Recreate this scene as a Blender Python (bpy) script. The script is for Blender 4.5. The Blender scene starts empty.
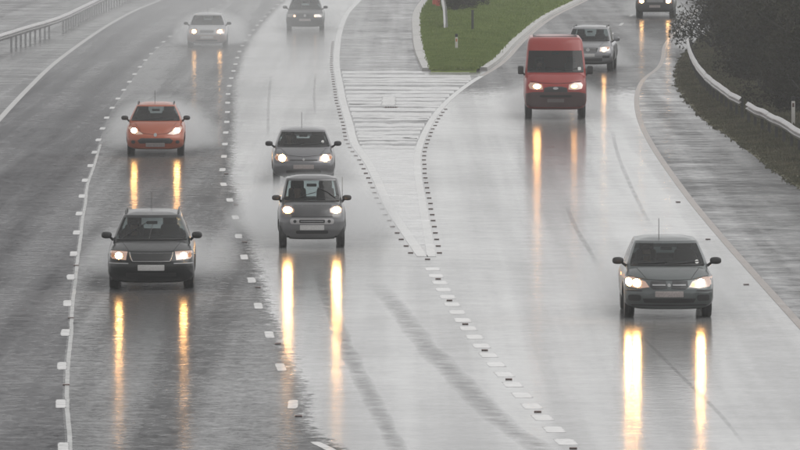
import bpy, bmesh, math, random
import numpy as np
from mathutils import Vector, Matrix, noise as mnoise
from mathutils.bvhtree import BVHTree

R = math.radians
random.seed(7)
rng = np.random.default_rng(7)
scene = bpy.context.scene
C = scene.collection

# ------------------------------------------------------------------ camera
cam_data = bpy.data.cameras.new('camera')
cam_data.lens = 360.0
cam_data.sensor_width = 36.0
cam_data.clip_start = 1.0
cam_data.clip_end = 6000.0
camera = bpy.data.objects.new('camera', cam_data)
C.objects.link(camera)
camera.location = (0, 0, 9.17)
camera.rotation_euler = (R(90) - math.atan(397 / 8000), 0, 0)
scene.camera = camera

# ------------------------------------------------------------------ overcast sky
SUN_EL, SUN_AZ = 60.0, 75.0          # azimuth from +y towards +x
world = bpy.data.worlds.new('World')
scene.world = world
world.use_nodes = True
wn, wl = world.node_tree.nodes, world.node_tree.links
wn.clear()
sky = wn.new('ShaderNodeTexSky')
sky.sky_type = 'NISHITA'
sky.sun_disc = False
sky.sun_elevation = R(SUN_EL)
sky.sun_rotation = R(SUN_AZ)
sky.air_density = 1.0
sky.dust_density = 1.0
sky.ozone_density = 1.0
hs = wn.new('ShaderNodeHueSaturation')
hs.inputs['Saturation'].default_value = 0.0
bg = wn.new('ShaderNodeBackground')
bg.inputs['Strength'].default_value = 0.125
wo = wn.new('ShaderNodeOutputWorld')
wl.new(sky.outputs[0], hs.inputs['Color'])
wl.new(hs.outputs[0], bg.inputs['Color'])
wl.new(bg.outputs[0], wo.inputs['Surface'])

sun_data = bpy.data.lights.new('sun', 'SUN')
sun_data.energy = 0.5
sun_data.angle = R(40)
sun_data.color = (1.0, 0.985, 0.96)
sun = bpy.data.objects.new('sun', sun_data)
C.objects.link(sun)
sd = Vector((math.sin(R(SUN_AZ)) * math.cos(R(SUN_EL)), math.cos(R(SUN_AZ)) * math.cos(R(SUN_EL)), math.sin(R(SUN_EL))))
sun.rotation_euler = sd.to_track_quat('Z', 'Y').to_euler()

scene.view_settings.view_transform = 'Standard'
scene.view_settings.look = 'None'
scene.view_settings.exposure = 0.48
scene.view_settings.gamma = 1.0
scene.view_settings.use_curve_mapping = False
scene.render.engine = 'CYCLES'
scene.cycles.use_denoising = True
scene.cycles.max_bounces = 6
scene.cycles.diffuse_bounces = 2
scene.cycles.glossy_bounces = 4
scene.cycles.transparent_max_bounces = 12
scene.cycles.volume_bounces = 1
scene.cycles.volume_step_rate = 2.0
scene.cycles.sample_clamp_indirect = 8.0
scene.cycles.caustics_reflective = True

# plan of the place, metres: x across the road, y away from the footbridge
RESERVE_EDGE = [(-6.83,102.8),(-8.73,132.8),(-10.14,158.7),(-11.39,189.6),(-12.17,221.1),(-12.71,254.0),(-13.17,282.4),(-13.52,307.2),(-13.67,341.6),(-13.73,374.8),(-13.4,401.4),(-13.08,427.1),(-12.08,483.4),(-9.98,578.6)]
OUTER_LINE = [(-4.44,102.8),(-5.02,117.8),(-5.39,127.0),(-5.74,136.0),(-6.07,145.2),(-6.34,153.1),(-6.66,161.9),(-6.94,170.2),(-7.23,178.9),(-7.49,186.7),(-7.77,195.7),(-8.03,204.4),(-8.42,217.8),(-8.72,230.1),(-9.03,242.3),(-9.28,254.0),(-9.52,269.9),(-9.76,287.9),(-9.94,303.4),(-10.08,319.3),(-10.19,336.9),(-10.17,352.3),(-9.98,374.8),(-9.73,399.2),(-9.34,427.1),(-8.34,483.4),(-6.36,578.6)]
INNER_LINE = [(-0.52,102.8),(-1.25,117.8),(-1.35,120.1),(-1.74,128.8),(-2.09,137.0),(-2.4,145.5),(-2.73,153.4),(-3.05,162.6),(-3.33,170.6),(-3.6,178.5),(-3.86,187.6),(-4.11,195.7),(-4.41,205.0),(-4.99,227.9),(-5.57,255.8),(-6.03,280.2),(-6.51,309.8),(-6.64,327.9),(-6.69,343.2),(-6.72,378.6),(-6.54,422.2),(-5.96,477.1),(-3.98,578.6)]
NOSE_LEFT = [(0.51,170.2),(0.09,181.6),(-0.22,193.1),(-0.63,208.5),(-0.94,221.1),(-1.21,230.1),(-1.62,248.8),(-1.9,267.0),(-2.2,287.9),(-2.43,307.2),(-2.68,335.3),(-2.82,363.6),(-2.73,397.1),(-2.4,427.1),(-1.67,477.1),(0.36,578.6)]
NOSE_RIGHT = [(0.68,170.2),(0.62,184.8),(0.5,199.9),(0.45,211.5),(0.43,223.1),(0.52,232.3),(0.76,243.9),(1.11,257.6),(1.6,271.9),(2.41,287.9),(3.34,307.2),(5.2,346.4),(7.43,388.6),(9.45,427.1),(12.5,483.4),(18.07,578.6)]
MERGE_LINE = [(0.61,169.0),(0.73,162.6),(0.95,155.0),(1.2,147.4),(1.49,139.9),(1.82,132.4),(2.15,125.1),(2.54,118.0),(2.94,110.6),(3.42,102.8)]
SLIP_EDGE = [(7.61,102.8),(7.53,117.8),(7.48,132.8),(7.39,147.5),(7.32,162.1),(7.19,178.5),(7.13,197.2),(7.15,210.9),(7.3,227.9),(7.33,239.1),(7.46,250.5),(7.72,263.1),(8.14,277.1),(8.74,291.4),(9.49,306.0),(11.22,340.0),(12.98,371.0),(14.93,403.6),(16.95,434.7),(20.24,483.4),(27.11,578.6)]
VERGE_EDGE = [(10.6,102.8),(10.48,132.8),(10.23,158.7),(10.33,183.4),(10.26,205.0),(10.08,211.5),(10.03,219.1),(9.95,231.2),(9.84,240.7),(9.61,247.2),(9.54,262.2),(9.73,282.4),(10.25,300.9),(11.18,319.3),(12.27,338.4),(13.77,363.6),(16.07,399.2),(19.31,448.0),(28.92,578.6)]
RAIL_RIGHT = [(12.14,132.8),(12.05,160.5),(11.8,188.6),(11.51,204.4),(11.16,223.1),(10.82,238.3),(10.59,250.5),(10.4,263.1),(10.43,278.1),(10.72,292.5),(11.15,308.5),(11.65,323.5)]
RAIL_LEFT = [(-16.89,293.7),(-16.55,315.2),(-16.32,326.4),(-16.25,333.8),(-15.75,343.2),(-15.27,350.9),(-15.26,359.2),(-15.09,377.3),(-14.88,403.6),(-14.62,425.4),(-13.95,465.0),(-11.57,578.6)]
KERB_OUT = [(0.83,302.2),(0.53,323.5),(0.4,354.0),(0.57,399.2),(0.96,427.1),(1.81,483.4),(3.61,578.6)]
KERB_IN = [(1.13,302.2),(0.94,327.9),(0.83,360.0),(0.95,399.2),(1.33,427.1),(2.23,483.4),(4.19,578.6)]
ISLAND_RIGHT = [(1.24,300.9),(1.88,300.3),(2.68,302.2),(2.91,306.6),(4.12,330.8),(5.35,356.5),(7.12,392.8),(8.91,427.1),(11.45,477.1),(16.63,578.6)]
ISLAND_RAIL = [(2.02,354.8),(2.07,367.2),(2.08,382.6),(2.06,397.1),(2.09,412.7),(2.14,427.1),(2.35,459.2),(2.97,517.4)]
TRAIL_A = [(-0.57,162.2),(-0.16,155.4),(0.22,147.5),(0.49,140.4),(0.84,134.7),(1.25,128.1),(1.68,122.1),(2.07,117.8),(2.5,110.6)]
TRAIL_B = [(-1.71,166.7),(-1.4,155.4),(-1.09,144.6),(-0.71,135.2),(-0.4,127.0),(-0.07,118.7),(0.28,110.6)]
TRAIL_C = [(4.04,194.6),(4.04,182.5),(4.13,171.8),(4.15,165.9)]
TRAIL_D = [(6.45,243.1),(6.12,224.4),(5.92,205.5),(5.84,194.6),(5.76,182.5)]
TRAIL_E = [(4.35,144.6),(4.53,139.1),(4.74,132.8),(5.01,124.8),(5.13,118.7)]
TRAIL_F = [(-4.8,297.3),(-4.5,275.0),(-4.15,251.4),(-3.88,235.3)]
TRAIL_G = [(-3.16,300.9),(-2.99,278.1),(-2.72,255.8)]

# ------------------------------------------------------------------ materials
def nt(name):
    m = bpy.data.materials.new(name)
    m.use_nodes = True
    n = m.node_tree.nodes
    n.clear()
    out = n.new('ShaderNodeOutputMaterial')
    return m, n, m.node_tree.links, out


def noise_fac(n, l, coord, scale, lo=0.3, hi=0.7, detail=5.0, rough=0.6, sx=1, sy=1, sz=1):
    mp = n.new('ShaderNodeMapping')
    mp.inputs['Scale'].default_value = (sx, sy, sz)
    l.new(coord, mp.inputs['Vector'])
    t = n.new('ShaderNodeTexNoise')
    t.inputs['Scale'].default_value = scale
    t.inputs['Detail'].default_value = detail
    t.inputs['Roughness'].default_value = rough
    l.new(mp.outputs[0], t.inputs['Vector'])
    r = n.new('ShaderNodeMapRange')
    r.inputs['From Min'].default_value = lo
    r.inputs['From Max'].default_value = hi
    l.new(t.outputs['Fac'], r.inputs['Value'])
    return r.outputs[0]


def mixc(n, l, fac, a, b):
    m = n.new('ShaderNodeMix')
    m.data_type = 'RGBA'
    for s, v in ((m.inputs[6], a), (m.inputs[7], b)):
        if isinstance(v, tuple):
            s.default_value = (*v, 1)
        else:
            l.new(v, s)
    if isinstance(fac, float):
        m.inputs[0].default_value = fac
    else:
        l.new(fac, m.inputs[0])
    return m.outputs[2]


def mth(n, l, op, a, b=None):
    m = n.new('ShaderNodeMath')
    m.operation = op
    for s, v in zip(m.inputs, (a, b)):
        if v is None:
            continue
        if isinstance(v, (int, float)):
            s.default_value = v
        else:
            l.new(v, s)
    return m.outputs[0]


def mrange(n, l, v, a, b, c, d):
    r = n.new('ShaderNodeMapRange')
    for k, x in zip(('From Min', 'From Max', 'To Min', 'To Max'), (a, b, c, d)):
        r.inputs[k].default_value = x
    l.new(v, r.inputs['Value'])
    return r.outputs[0]


def plain(name, col, rough=0.5, metal=0.0, coat=0.0, var=0.0, scale=6.0, spec=0.5):
    m, n, l, out = nt(name)
    b = n.new('ShaderNodeBsdfPrincipled')
    b.inputs['Roughness'].default_value = rough
    b.inputs['Metallic'].default_value = metal
    b.inputs['Coat Weight'].default_value = coat
    b.inputs['Coat Roughness'].default_value = 0.06
    b.inputs['Specular IOR Level'].default_value = spec
    tc = n.new('ShaderNodeTexCoord')
    f = noise_fac(n, l, tc.outputs['Object'], scale)
    v = max(var, 0.04)
    l.new(mixc(n, l, f, tuple(c * (1 - v) for c in col), tuple(min(1, c * (1 + v)) for c in col)), b.inputs['Base Color'])
    l.new(b.outputs[0], out.inputs['Surface'])
    return m


def paint(name, col, metal=0.35, dirt=0.25):
    """wet car paint with road film thicker towards the sills"""
    m, n, l, out = nt(name)
    b = n.new('ShaderNodeBsdfPrincipled')
    tc = n.new('ShaderNodeTexCoord')
    f = noise_fac(n, l, tc.outputs['Object'], 3.0, 0.35, 0.75)
    sep = n.new('ShaderNodeSeparateXYZ')
    l.new(tc.outputs['Object'], sep.inputs[0])
    low = mrange(n, l, sep.outputs[2], 0.75, 0.25, 0.0, 1.0)
    d = mth(n, l, 'MULTIPLY', mth(n, l, 'ADD', low, 0.15), mth(n, l, 'MULTIPLY', f, dirt))
    l.new(mixc(n, l, d, col, (0.10, 0.095, 0.088)), b.inputs['Base Color'])
    b.inputs['Metallic'].default_value = metal
    l.new(mrange(n, l, f, 0, 1, 0.28, 0.42), b.inputs['Roughness'])
    b.inputs['Coat Weight'].default_value = 0.3
    b.inputs['Specular IOR Level'].default_value = 0.3
    l.new(mrange(n, l, f, 0, 1, 0.08, 0.2), b.inputs['Coat Roughness'])
    l.new(b.outputs[0], out.inputs['Surface'])
    return m


def wet_mix(n, l, out, col, cover, r_film, ior=1.33, dry_rough=0.85, fade=None, ripple=0.006):
    """rough stone or paint, with a film of water standing over the share 'cover' of it"""
    a = n.new('ShaderNodeBsdfPrincipled')
    a.inputs['Roughness'].default_value = dry_rough
    a.inputs['Specular IOR Level'].default_value = 0.08
    b = n.new('ShaderNodeBsdfPrincipled')
    b.inputs['IOR'].default_value = ior
    for q in (a, b):
        l.new(col, q.inputs['Base Color'])
    l.new(r_film, b.inputs['Roughness'])
    # ripples: rain and wind on the film, slopes of a degree or so
    gp = n.new('ShaderNodeNewGeometry')
    rp = noise_fac(n, l, gp.outputs['Position'], 3.2, 0.0, 1.0, 3.0, 0.6)
    bp = n.new('ShaderNodeBump')
    bp.inputs['Strength'].default_value = 1.0
    bp.inputs['Distance'].default_value = ripple
    l.new(rp, bp.inputs['Height'])
    l.new(bp.outputs[0], b.inputs['Normal'])
    mx = n.new('ShaderNodeMixShader')
    l.new(cover, mx.inputs[0])
    l.new(a.outputs[0], mx.inputs[1])
    l.new(b.outputs[0], mx.inputs[2])
    if fade is None:
        l.new(mx.outputs[0], out.inputs['Surface'])
        return
    at = n.new('ShaderNodeAttribute')
    at.attribute_name = 'fade'
    # the sheet gives way in patches: the attribute is the share of it left, the noise says where
    k = mrange(n, l, mth(n, l, 'SUBTRACT', mth(n, l, 'MULTIPLY', at.outputs['Fac'], 1.6), fade), -0.1, 0.35, 0, 1)
    t = n.new('ShaderNodeBsdfTransparent')
    m2 = n.new('ShaderNodeMixShader')
    l.new(k, m2.inputs[0])
    l.new(t.outputs[0], m2.inputs[1])
    l.new(mx.outputs[0], m2.inputs[2])
    l.new(m2.outputs[0], out.inputs['Surface'])


def road(name, c_dry, c_wet, cov_lo, cov_hi, r_lo=0.13, r_hi=0.22, big=0.12, small=1.3, fine=7.0, wb=0.3, ws=0.4, wf=0.3, wt=0.25, fade=False):
    """wet road: water film in patches over asphalt"""
    m, n, l, out = nt(name)
    g = n.new('ShaderNodeNewGeometry')
    pos = g.outputs['Position']
    f1 = noise_fac(n, l, pos, big, 0.32, 0.68, 3.0)
    f2 = noise_fac(n, l, pos, small, 0.32, 0.68, 5.0, 0.7)
    f3 = noise_fac(n, l, pos, fine, 0.3, 0.7, 3.0, 0.7)
    f4 = noise_fac(n, l, pos, 1.0, 0.38, 0.62, 3.0, 0.5, 1.1, 0.012, 1)   # wheel tracks run with the road
    w = mth(n, l, 'MULTIPLY', f1, wb)
    for f, k in ((f2, ws), (f3, wf), (f4, wt)):
        w = mth(n, l, 'ADD', w, mth(n, l, 'MULTIPLY', f, k))
    t = wb + ws + wf + wt
    w = mrange(n, l, w, 0.22 * t, 0.78 * t, 0, 1)
    wet_mix(n, l, out, mixc(n, l, w, c_dry, c_wet), mrange(n, l, w, 0, 1, cov_lo, cov_hi), mrange(n, l, f2, 0, 1, r_hi, r_lo), fade=mth(n, l, 'ADD', mth(n, l, 'MULTIPLY', f2, 0.45), mth(n, l, 'MULTIPLY', f3, 0.55)) if fade else None)
    return m


def worn(name, col, base, cover, film=0.5, scale=3.5, fade=True, film_base=None):
    """worn thermoplastic road paint: wet, chipped through to the road, most at its edges"""
    m, n, l, out = nt(name)
    g = n.new('ShaderNodeNewGeometry')
    f = noise_fac(n, l, g.outputs['Position'], scale, cover - 0.14, cover + 0.14, 6.0, 0.75)
    f2 = noise_fac(n, l, g.outputs['Position'], 1.1, 0.3, 0.7, 4.0)
    if fade:
        at = n.new('ShaderNodeAttribute')
        at.attribute_name = 'fade'
        e = noise_fac(n, l, g.outputs['Position'], 6.0, 0.3, 0.7, 5.0, 0.7)
        k = mrange(n, l, mth(n, l, 'SUBTRACT', mth(n, l, 'MULTIPLY', at.outputs['Fac'], 1.7), e), 0.0, 0.5, 0, 1)
        f = mth(n, l, 'MULTIPLY', mrange(n, l, f, 0, 1, 0.45, 1.0), k)
    fb = film if film_base is None else film_base
    cv = mth(n, l, 'ADD', mrange(n, l, f, 0, 1, fb, film), mrange(n, l, f2, 0, 1, -0.1, 0.1))
    wet_mix(n, l, out, mixc(n, l, f, base, col), cv, mrange(n, l, f2, 0, 1, 0.2, 0.13))
    return m


def emit(name, col, strength):
    m, n, l, out = nt(name)
    e = n.new('ShaderNodeEmission')
    e.inputs['Color'].default_value = (*col, 1)
    e.inputs['Strength'].default_value = strength
    l.new(e.outputs[0], out.inputs['Surface'])
    return m


def glass_mat(name, tint):
    m, n, l, out = nt(name)
    t = n.new('ShaderNodeBsdfTransparent')
    t.inputs['Color'].default_value = (*tint, 1)
    gl = n.new('ShaderNodeBsdfGlossy')
    gl.inputs['Roughness'].default_value = 0.03
    fr = n.new('ShaderNodeFresnel')
    fr.inputs['IOR'].default_value = 1.4
    mx = n.new('ShaderNodeMixShader')
    tc = n.new('ShaderNodeTexCoord')
    d = n.new('ShaderNodeBsdfDiffuse')
    d.inputs['Color'].default_value = (0.35, 0.35, 0.35, 1)
    f = noise_fac(n, l, tc.outputs['Object'], 14.0, 0.5, 0.72, 6.0, 0.7)
    mx2 = n.new('ShaderNodeMixShader')
    l.new(mth(n, l, 'MULTIPLY', f, 0.04), mx2.inputs[0])
    l.new(t.outputs[0], mx2.inputs[1])
    l.new(d.outputs[0], mx2.inputs[2])
    l.new(fr.outputs[0], mx.inputs[0])
    l.new(mx2.outputs[0], mx.inputs[1])
    l.new(gl.outputs[0], mx.inputs[2])
    l.new(mx.outputs[0], out.inputs['Surface'])
    return m


M = {}
M['road_pale'] = road('wet_worn_concrete_asphalt', (0.17, 0.17, 0.168), (0.23, 0.227, 0.222), 0.72, 1.02, 0.105, 0.15, big=0.07, ws=0.15, wf=0.3, wb=0.5, wt=0.5)
M['road_dark'] = road('wet_dark_asphalt', (0.031, 0.030, 0.034), (0.051, 0.050, 0.055), 0.04, 0.42, 0.13, 0.2, small=2.2, fine=8.0, ws=0.35, wf=0.5, wt=0.3, wb=0.15)
M['road_middle'] = road('wet_middle_asphalt', (0.035, 0.035, 0.037), (0.06, 0.06, 0.062), 0.08, 0.62, 0.12, 0.19, small=2.2, fine=8.0, ws=0.35, wf=0.5, wt=0.35, wb=0.15, fade=True)
M['road_mid'] = road('wet_grey_asphalt', (0.06, 0.06, 0.06), (0.13, 0.13, 0.13), 0.35, 0.95, 0.15, 0.22, small=0.5, fine=2.0)
M['slip_reflection'] = road('wet_slip_dark_reflection', (0.04, 0.04, 0.041), (0.06, 0.06, 0.061), 0.2, 0.6, 0.13, 0.2, fade=True)  # darker colour stands in for trees reflected in the wet slip road
M['road_far'] = road('wet_far_asphalt', (0.06, 0.06, 0.062), (0.10, 0.10, 0.10), 0.2, 0.7, 0.15, 0.22, small=0.5)
M['shoulder'] = road('wet_shoulder_asphalt', (0.045, 0.045, 0.046), (0.10, 0.10, 0.10), 0.15, 0.95, 0.13, 0.2, small=0.7, fine=3.0)
M['white_paint'] = worn('worn_white_road_paint', (0.60, 0.59, 0.58), (0.06, 0.06, 0.06), 0.47, 0.68, film_base=0.35)
M['merge_paint'] = worn('wet_white_merge_paint', (0.58, 0.57, 0.56), (0.22, 0.218, 0.214), 0.40, 0.86, film_base=0.9)
M['nose_paint'] = worn('worn_nose_paint', (0.46, 0.455, 0.445), (0.22, 0.22, 0.22), 0.42, 0.84, film_base=0.88)
M['tip_paint'] = worn('thin_white_nose_paint', (0.44, 0.435, 0.43), (0.24, 0.24, 0.24), 0.47, 0.88, 1.5, False)
M['hatch_paint'] = worn('chipped_white_hatching', (0.50, 0.495, 0.49), (0.16, 0.16, 0.16), 0.45, 0.8, 1.2, False)
M['thin_paint'] = worn('thin_worn_road_paint', (0.45, 0.45, 0.44), (0.08, 0.08, 0.08), 0.5, 0.4)
M['tan_paint'] = worn('dull_tan_road_paint', (0.28, 0.235, 0.205), (0.15, 0.14, 0.13), 0.5, 0.5)
M['edge_paint'] = worn('dull_white_edge_paint', (0.42, 0.41, 0.40), (0.2, 0.2, 0.2), 0.48, 0.45)
M['stud'] = plain('dark_red_stud', (0.10, 0.055, 0.05), 0.4)
M['concrete'] = plain('wet_concrete_kerb', (0.42, 0.41, 0.395), 0.5, var=0.18, scale=1.5)
M['galv'] = plain('galvanised_steel', (0.42, 0.41, 0.41), 0.38, 0.7, var=0.12, scale=2.0)
M['galv_dull'] = plain('dull_galvanised_steel', (0.36, 0.36, 0.365), 0.5, 0.4, var=0.2, scale=2.0)
M['post_steel'] = plain('weathered_post_steel', (0.34, 0.34, 0.345), 0.55, 0.3, var=0.2)
M['white_plastic'] = plain('white_plastic_post', (0.62, 0.60, 0.58), 0.45)
M['black_plastic'] = plain('black_plastic', (0.02, 0.02, 0.021), 0.5)
M['orange_plastic'] = plain('red_orange_plastic', (0.50, 0.085, 0.05), 0.45)
M['dark_wood_and_shade'] = plain('dark_timber_and_shaded_posts', (0.05, 0.05, 0.048), 0.7, var=0.2)
M['glass'] = glass_mat('car_glass', (0.50, 0.56, 0.56))
M['glass_rear'] = glass_mat('rear_car_glass', (0.80, 0.88, 0.88))
M['glass_dark'] = glass_mat('tinted_car_glass', (0.30, 0.33, 0.33))
M['trim'] = plain('black_trim', (0.022, 0.022, 0.023), 0.45)
M['well'] = plain('wheel_well_black', (0.012, 0.012, 0.012), 0.8)
M['tyre'] = plain('wet_tyre_rubber', (0.018, 0.018, 0.018), 0.55)
M['rim'] = plain('alloy_rim', (0.35, 0.35, 0.36), 0.35, 0.8)
M['chrome'] = plain('chrome', (0.7, 0.7, 0.7), 0.15, 1.0)
M['cabin'] = plain('cabin_dark_cloth', (0.03, 0.03, 0.031), 0.8, var=0.2)
M['lens'] = plain('headlamp_reflector', (0.42, 0.40, 0.39), 0.25, 0.7)
M['lens_glow'] = plain('headlamp_reflector_glow', (0.42, 0.40, 0.39), 0.25, 0.7)
lb = M['lens_glow'].node_tree.nodes['Principled BSDF']
lb.inputs['Emission Color'].default_value = (1.0, 0.38, 0.12, 1)
lb.inputs['Emission Strength'].default_value = 0.16  # orange emission paints the lamp's glow onto its housing
M['badge'] = plain('dull_badge_metal', (0.3, 0.3, 0.3), 0.4, 0.6)
M['amber'] = plain('amber_indicator_lens', (0.55, 0.2, 0.05), 0.3)
M['plate'] = plain('number_plate_white', (0.55, 0.54, 0.53), 0.4, var=0.12, scale=30)
M['plate_dull'] = plain('number_plate_dirty', (0.34, 0.30, 0.29), 0.5, var=0.2, scale=30)
M['sticker'] = plain('paper_disc', (0.6, 0.6, 0.58), 0.6)
M['skin'] = plain('skin', (0.36, 0.22, 0.16), 0.5)
M['cloth_dark'] = plain('dark_jacket', (0.035, 0.036, 0.045), 0.85)
M['hair'] = plain('dark_hair', (0.03, 0.022, 0.016), 0.6)
M['head'] = emit('dipped_headlamp', (1.0, 0.50, 0.15), 150.0)
M['head_van'] = emit('dipped_headlamp_van', (1.0, 0.47, 0.14), 45.0)
M['head_weak'] = emit('weak_headlamp', (1.0, 0.47, 0.14), 14.0)
M['head_far'] = emit('dipped_headlamp_far', (1.0, 0.52, 0.18), 45.0)
M['side'] = emit('dim_side_lamp', (1.0, 0.55, 0.30), 3.0)
M['amber_lit'] = emit('lit_amber_repeater', (1.0, 0.42, 0.16), 3.0)


def foliage(name, a, b, trans=0.15):
    m, n, l, out = nt(name)
    bs = n.new('ShaderNodeBsdfPrincipled')
    g = n.new('ShaderNodeNewGeometry')
    f = noise_fac(n, l, g.outputs['Position'], 1.1, 0.32, 0.68, 4.0)
    l.new(mixc(n, l, f, a, b), bs.inputs['Base Color'])
    bs.inputs['Roughness'].default_value = 0.85
    bs.inputs['Specular IOR Level'].default_value = 0.1
    l.new(bs.outputs[0], out.inputs['Surface'])
    return m


M['bush'] = foliage('dark_bush_leaves', (0.024, 0.025, 0.014), (0.046, 0.044, 0.027))
M['bush_brown'] = foliage('brown_bush_leaves', (0.028, 0.027, 0.018), (0.042, 0.039, 0.027))
M['twig'] = plain('dark_wet_twigs', (0.03, 0.027, 0.023), 0.7)
M['grass'] = foliage('olive_grass', (0.135, 0.19, 0.042), (0.23, 0.28, 0.09))
M['verge'] = foliage('dull_verge_grass', (0.06, 0.066, 0.038), (0.16, 0.145, 0.10))
M['earth'] = foliage('wet_field_ground', (0.035, 0.042, 0.020), (0.06, 0.066, 0.034))

# ------------------------------------------------------------------ mesh helpers
def link(name, me, mat=None, parent=None, smooth=True):
    if mat is not None:
        me.materials.append(mat)
    if smooth and len(me.polygons):
        me.polygons.foreach_set('use_smooth', [True] * len(me.polygons))
    o = bpy.data.objects.new(name, me)
    C.objects.link(o)
    if parent is not None:
        o.parent = parent
    return o


def mk(name, v, f, mat=None, parent=None, smooth=True, sharp=None):
    me = bpy.data.meshes.new(name)
    me.from_pydata([tuple(p) for p in v], [], f)
    me.update()
    o = link(name, me, mat, parent, smooth)
    if smooth and sharp:
        me.set_sharp_from_angle(angle=R(sharp))
    return o


def empty(name, loc=(0, 0, 0), rz=0.0):
    o = bpy.data.objects.new(name, None)
    o.empty_display_size = 0.3
    C.objects.link(o)
    o.location = loc
    o.rotation_euler = (0, 0, rz)
    return o


def tag(o, label=None, cat=None, group=None, kind=None):
    if label: o['label'] = label
    if cat: o['category'] = cat
    if group: o['group'] = group
    if kind: o['kind'] = kind
    return o


def box(cx, cy, cz, sx, sy, sz, bev=0.0):
    bm = bmesh.new()
    bmesh.ops.create_cube(bm, size=1.0)
    bmesh.ops.scale(bm, vec=(sx, sy, sz), verts=bm.verts)
    if bev:
        bmesh.ops.bevel(bm, geom=bm.edges[:], offset=bev, segments=2, affect='EDGES', profile=0.6)
    bmesh.ops.translate(bm, vec=(cx, cy, cz), verts=bm.verts)
    return bm


def bmo(name, bm, mat, parent=None, smooth=True, sharp=40):
    me = bpy.data.meshes.new(name)
    bm.to_mesh(me)
    bm.free()
    o = link(name, me, mat, parent, smooth)
    if smooth and sharp:
        me.set_sharp_from_angle(angle=R(sharp))
    return o


def tube(name, pts, r, mat, parent=None, n=6, r2=None):
    pts = [Vector(p) for p in pts]
    v, f = [], []
    for i, p in enumerate(pts):
        t = (pts[min(i + 1, len(pts) - 1)] - pts[max(i - 1, 0)]).normalized()
        a = Vector((0, 0, 1)) if abs(t.z) < 0.9 else Vector((1, 0, 0))
        u = t.cross(a).normalized()
        w = t.cross(u).normalized()
        rr = r if r2 is None else r + (r2 - r) * i / (len(pts) - 1)
        for k in range(n):
            c = 2 * math.pi * k / n
            v.append(p + u * (rr * math.cos(c)) + w * (rr * math.sin(c)))
    for i in range(len(pts) - 1):
        for k in range(n):
            f.append((i * n + k, i * n + (k + 1) % n, (i + 1) * n + (k + 1) % n, (i + 1) * n + k))
    f.append(tuple(range(n)))
    f.append(tuple(reversed(range((len(pts) - 1) * n, len(pts) * n))))
    return mk(name, v, f, mat, parent)


def lathe(name, prof, mat, parent=None, n=16, axis='z', sharp=40):
    v, f = [], []
    for (r, z) in prof:
        for k in range(n):
            c = 2 * math.pi * k / n
            if axis == 'z':
                v.append((r * math.cos(c), r * math.sin(c), z))
            else:
                v.append((z, r * math.cos(c), r * math.sin(c)))
    for i in range(len(prof) - 1):
        for k in range(n):
            f.append((i * n + k, i * n + (k + 1) % n, (i + 1) * n + (k + 1) % n, (i + 1) * n + k))
    return mk(name, v, f, mat, parent, sharp=sharp)


# ------------------------------------------------------------------ curves in plan
def smooth_curve(pts):
    """x as a smooth function of y, run on straight past both ends"""
    p = sorted(((y, x) for x, y in pts))
    Y = np.array([a for a, b in p])
    X = np.array([b for a, b in p])
    # light smoothing of the surveyed points
    for _ in range(2):
        X[1:-1] = 0.25 * X[:-2] + 0.5 * X[1:-1] + 0.25 * X[2:] if len(X) > 6 else X[1:-1]
    s0 = (X[1] - X[0]) / (Y[1] - Y[0])
    s1 = (X[-1] - X[-2]) / (Y[-1] - Y[-2])
    d = np.gradient(X, Y) if len(X) > 2 else np.full(len(X), s0)

    def fn(y):
        y = float(y)
        if y <= Y[0]:
            return X[0] + s0 * (y - Y[0])
        if y >= Y[-1]:
            return X[-1] + s1 * (y - Y[-1])
        i = int(np.searchsorted(Y, y)) - 1
        h = Y[i + 1] - Y[i]
        t = (y - Y[i]) / h
        return ((2*t**3 - 3*t**2 + 1) * X[i] + (t**3 - 2*t**2 + t) * h * d[i]
                + (-2*t**3 + 3*t**2) * X[i + 1] + (t**3 - t**2) * h * d[i + 1])
    return fn


reserve_edge = smooth_curve(RESERVE_EDGE)
outer_line = smooth_curve(OUTER_LINE)
inner_line = smooth_curve(INNER_LINE)
nose_left = smooth_curve(NOSE_LEFT)
nose_right = smooth_curve(NOSE_RIGHT)
merge_line = smooth_curve(MERGE_LINE)
slip_edge = smooth_curve(SLIP_EDGE)
verge_edge = smooth_curve(VERGE_EDGE)
rail_right = smooth_curve(RAIL_RIGHT)
rail_left = smooth_curve(RAIL_LEFT)
kerb_out = smooth_curve(KERB_OUT)
kerb_in = smooth_curve(KERB_IN)
island_right = lambda y: min(nose_right(y) - 0.46, kerb_in(y) + 1.75 + max(0.0, y - 301.5) * 0.5)
island_rail = smooth_curve(ISLAND_RAIL)


def jag(amp, f=0.7, seed=0.0):
    def fn(y):
        return amp * (mnoise.noise(Vector((seed, y * f, 0))) * 1.0 + 0.8 * mnoise.noise(Vector((seed + 9, y * f * 4.1, 0))))
    return fn


def region(name, left, right, y0, y1, z, mat, step=1.0, jl=None, jr=None, cols=1, kind='structure', fade_r=0.0):
    v, f = [], []
    ny = int((y1 - y0) / step) + 1
    for i in range(ny + 1):
        y = y0 + (y1 - y0) * i / ny
        a = left(y) + (jl(y) if jl else 0)
        b = right(y) + (jr(y) if jr else 0)
        for k in range(cols + 1):
            v.append((a + (b - a) * k / cols, y, z))
    w = cols + 1
    for i in range(ny):
        for k in range(cols):
            f.append((i * w + k, i * w + k + 1, (i + 1) * w + k + 1, (i + 1) * w + k))
    o = mk(name, v, f, mat, None, False)
    if fade_r:
        fd = []
        for i in range(ny + 1):
            y = y0 + (y1 - y0) * i / ny
            for k in range(w):
                fd.append(min(1.0, (right(y) + fade_r * .5 - v[i * w + k][0]) / fade_r))
        o.data.attributes.new('fade', 'FLOAT', 'POINT').data.foreach_set('value', fd)
    if kind:
        o['kind'] = kind
    return o


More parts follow.
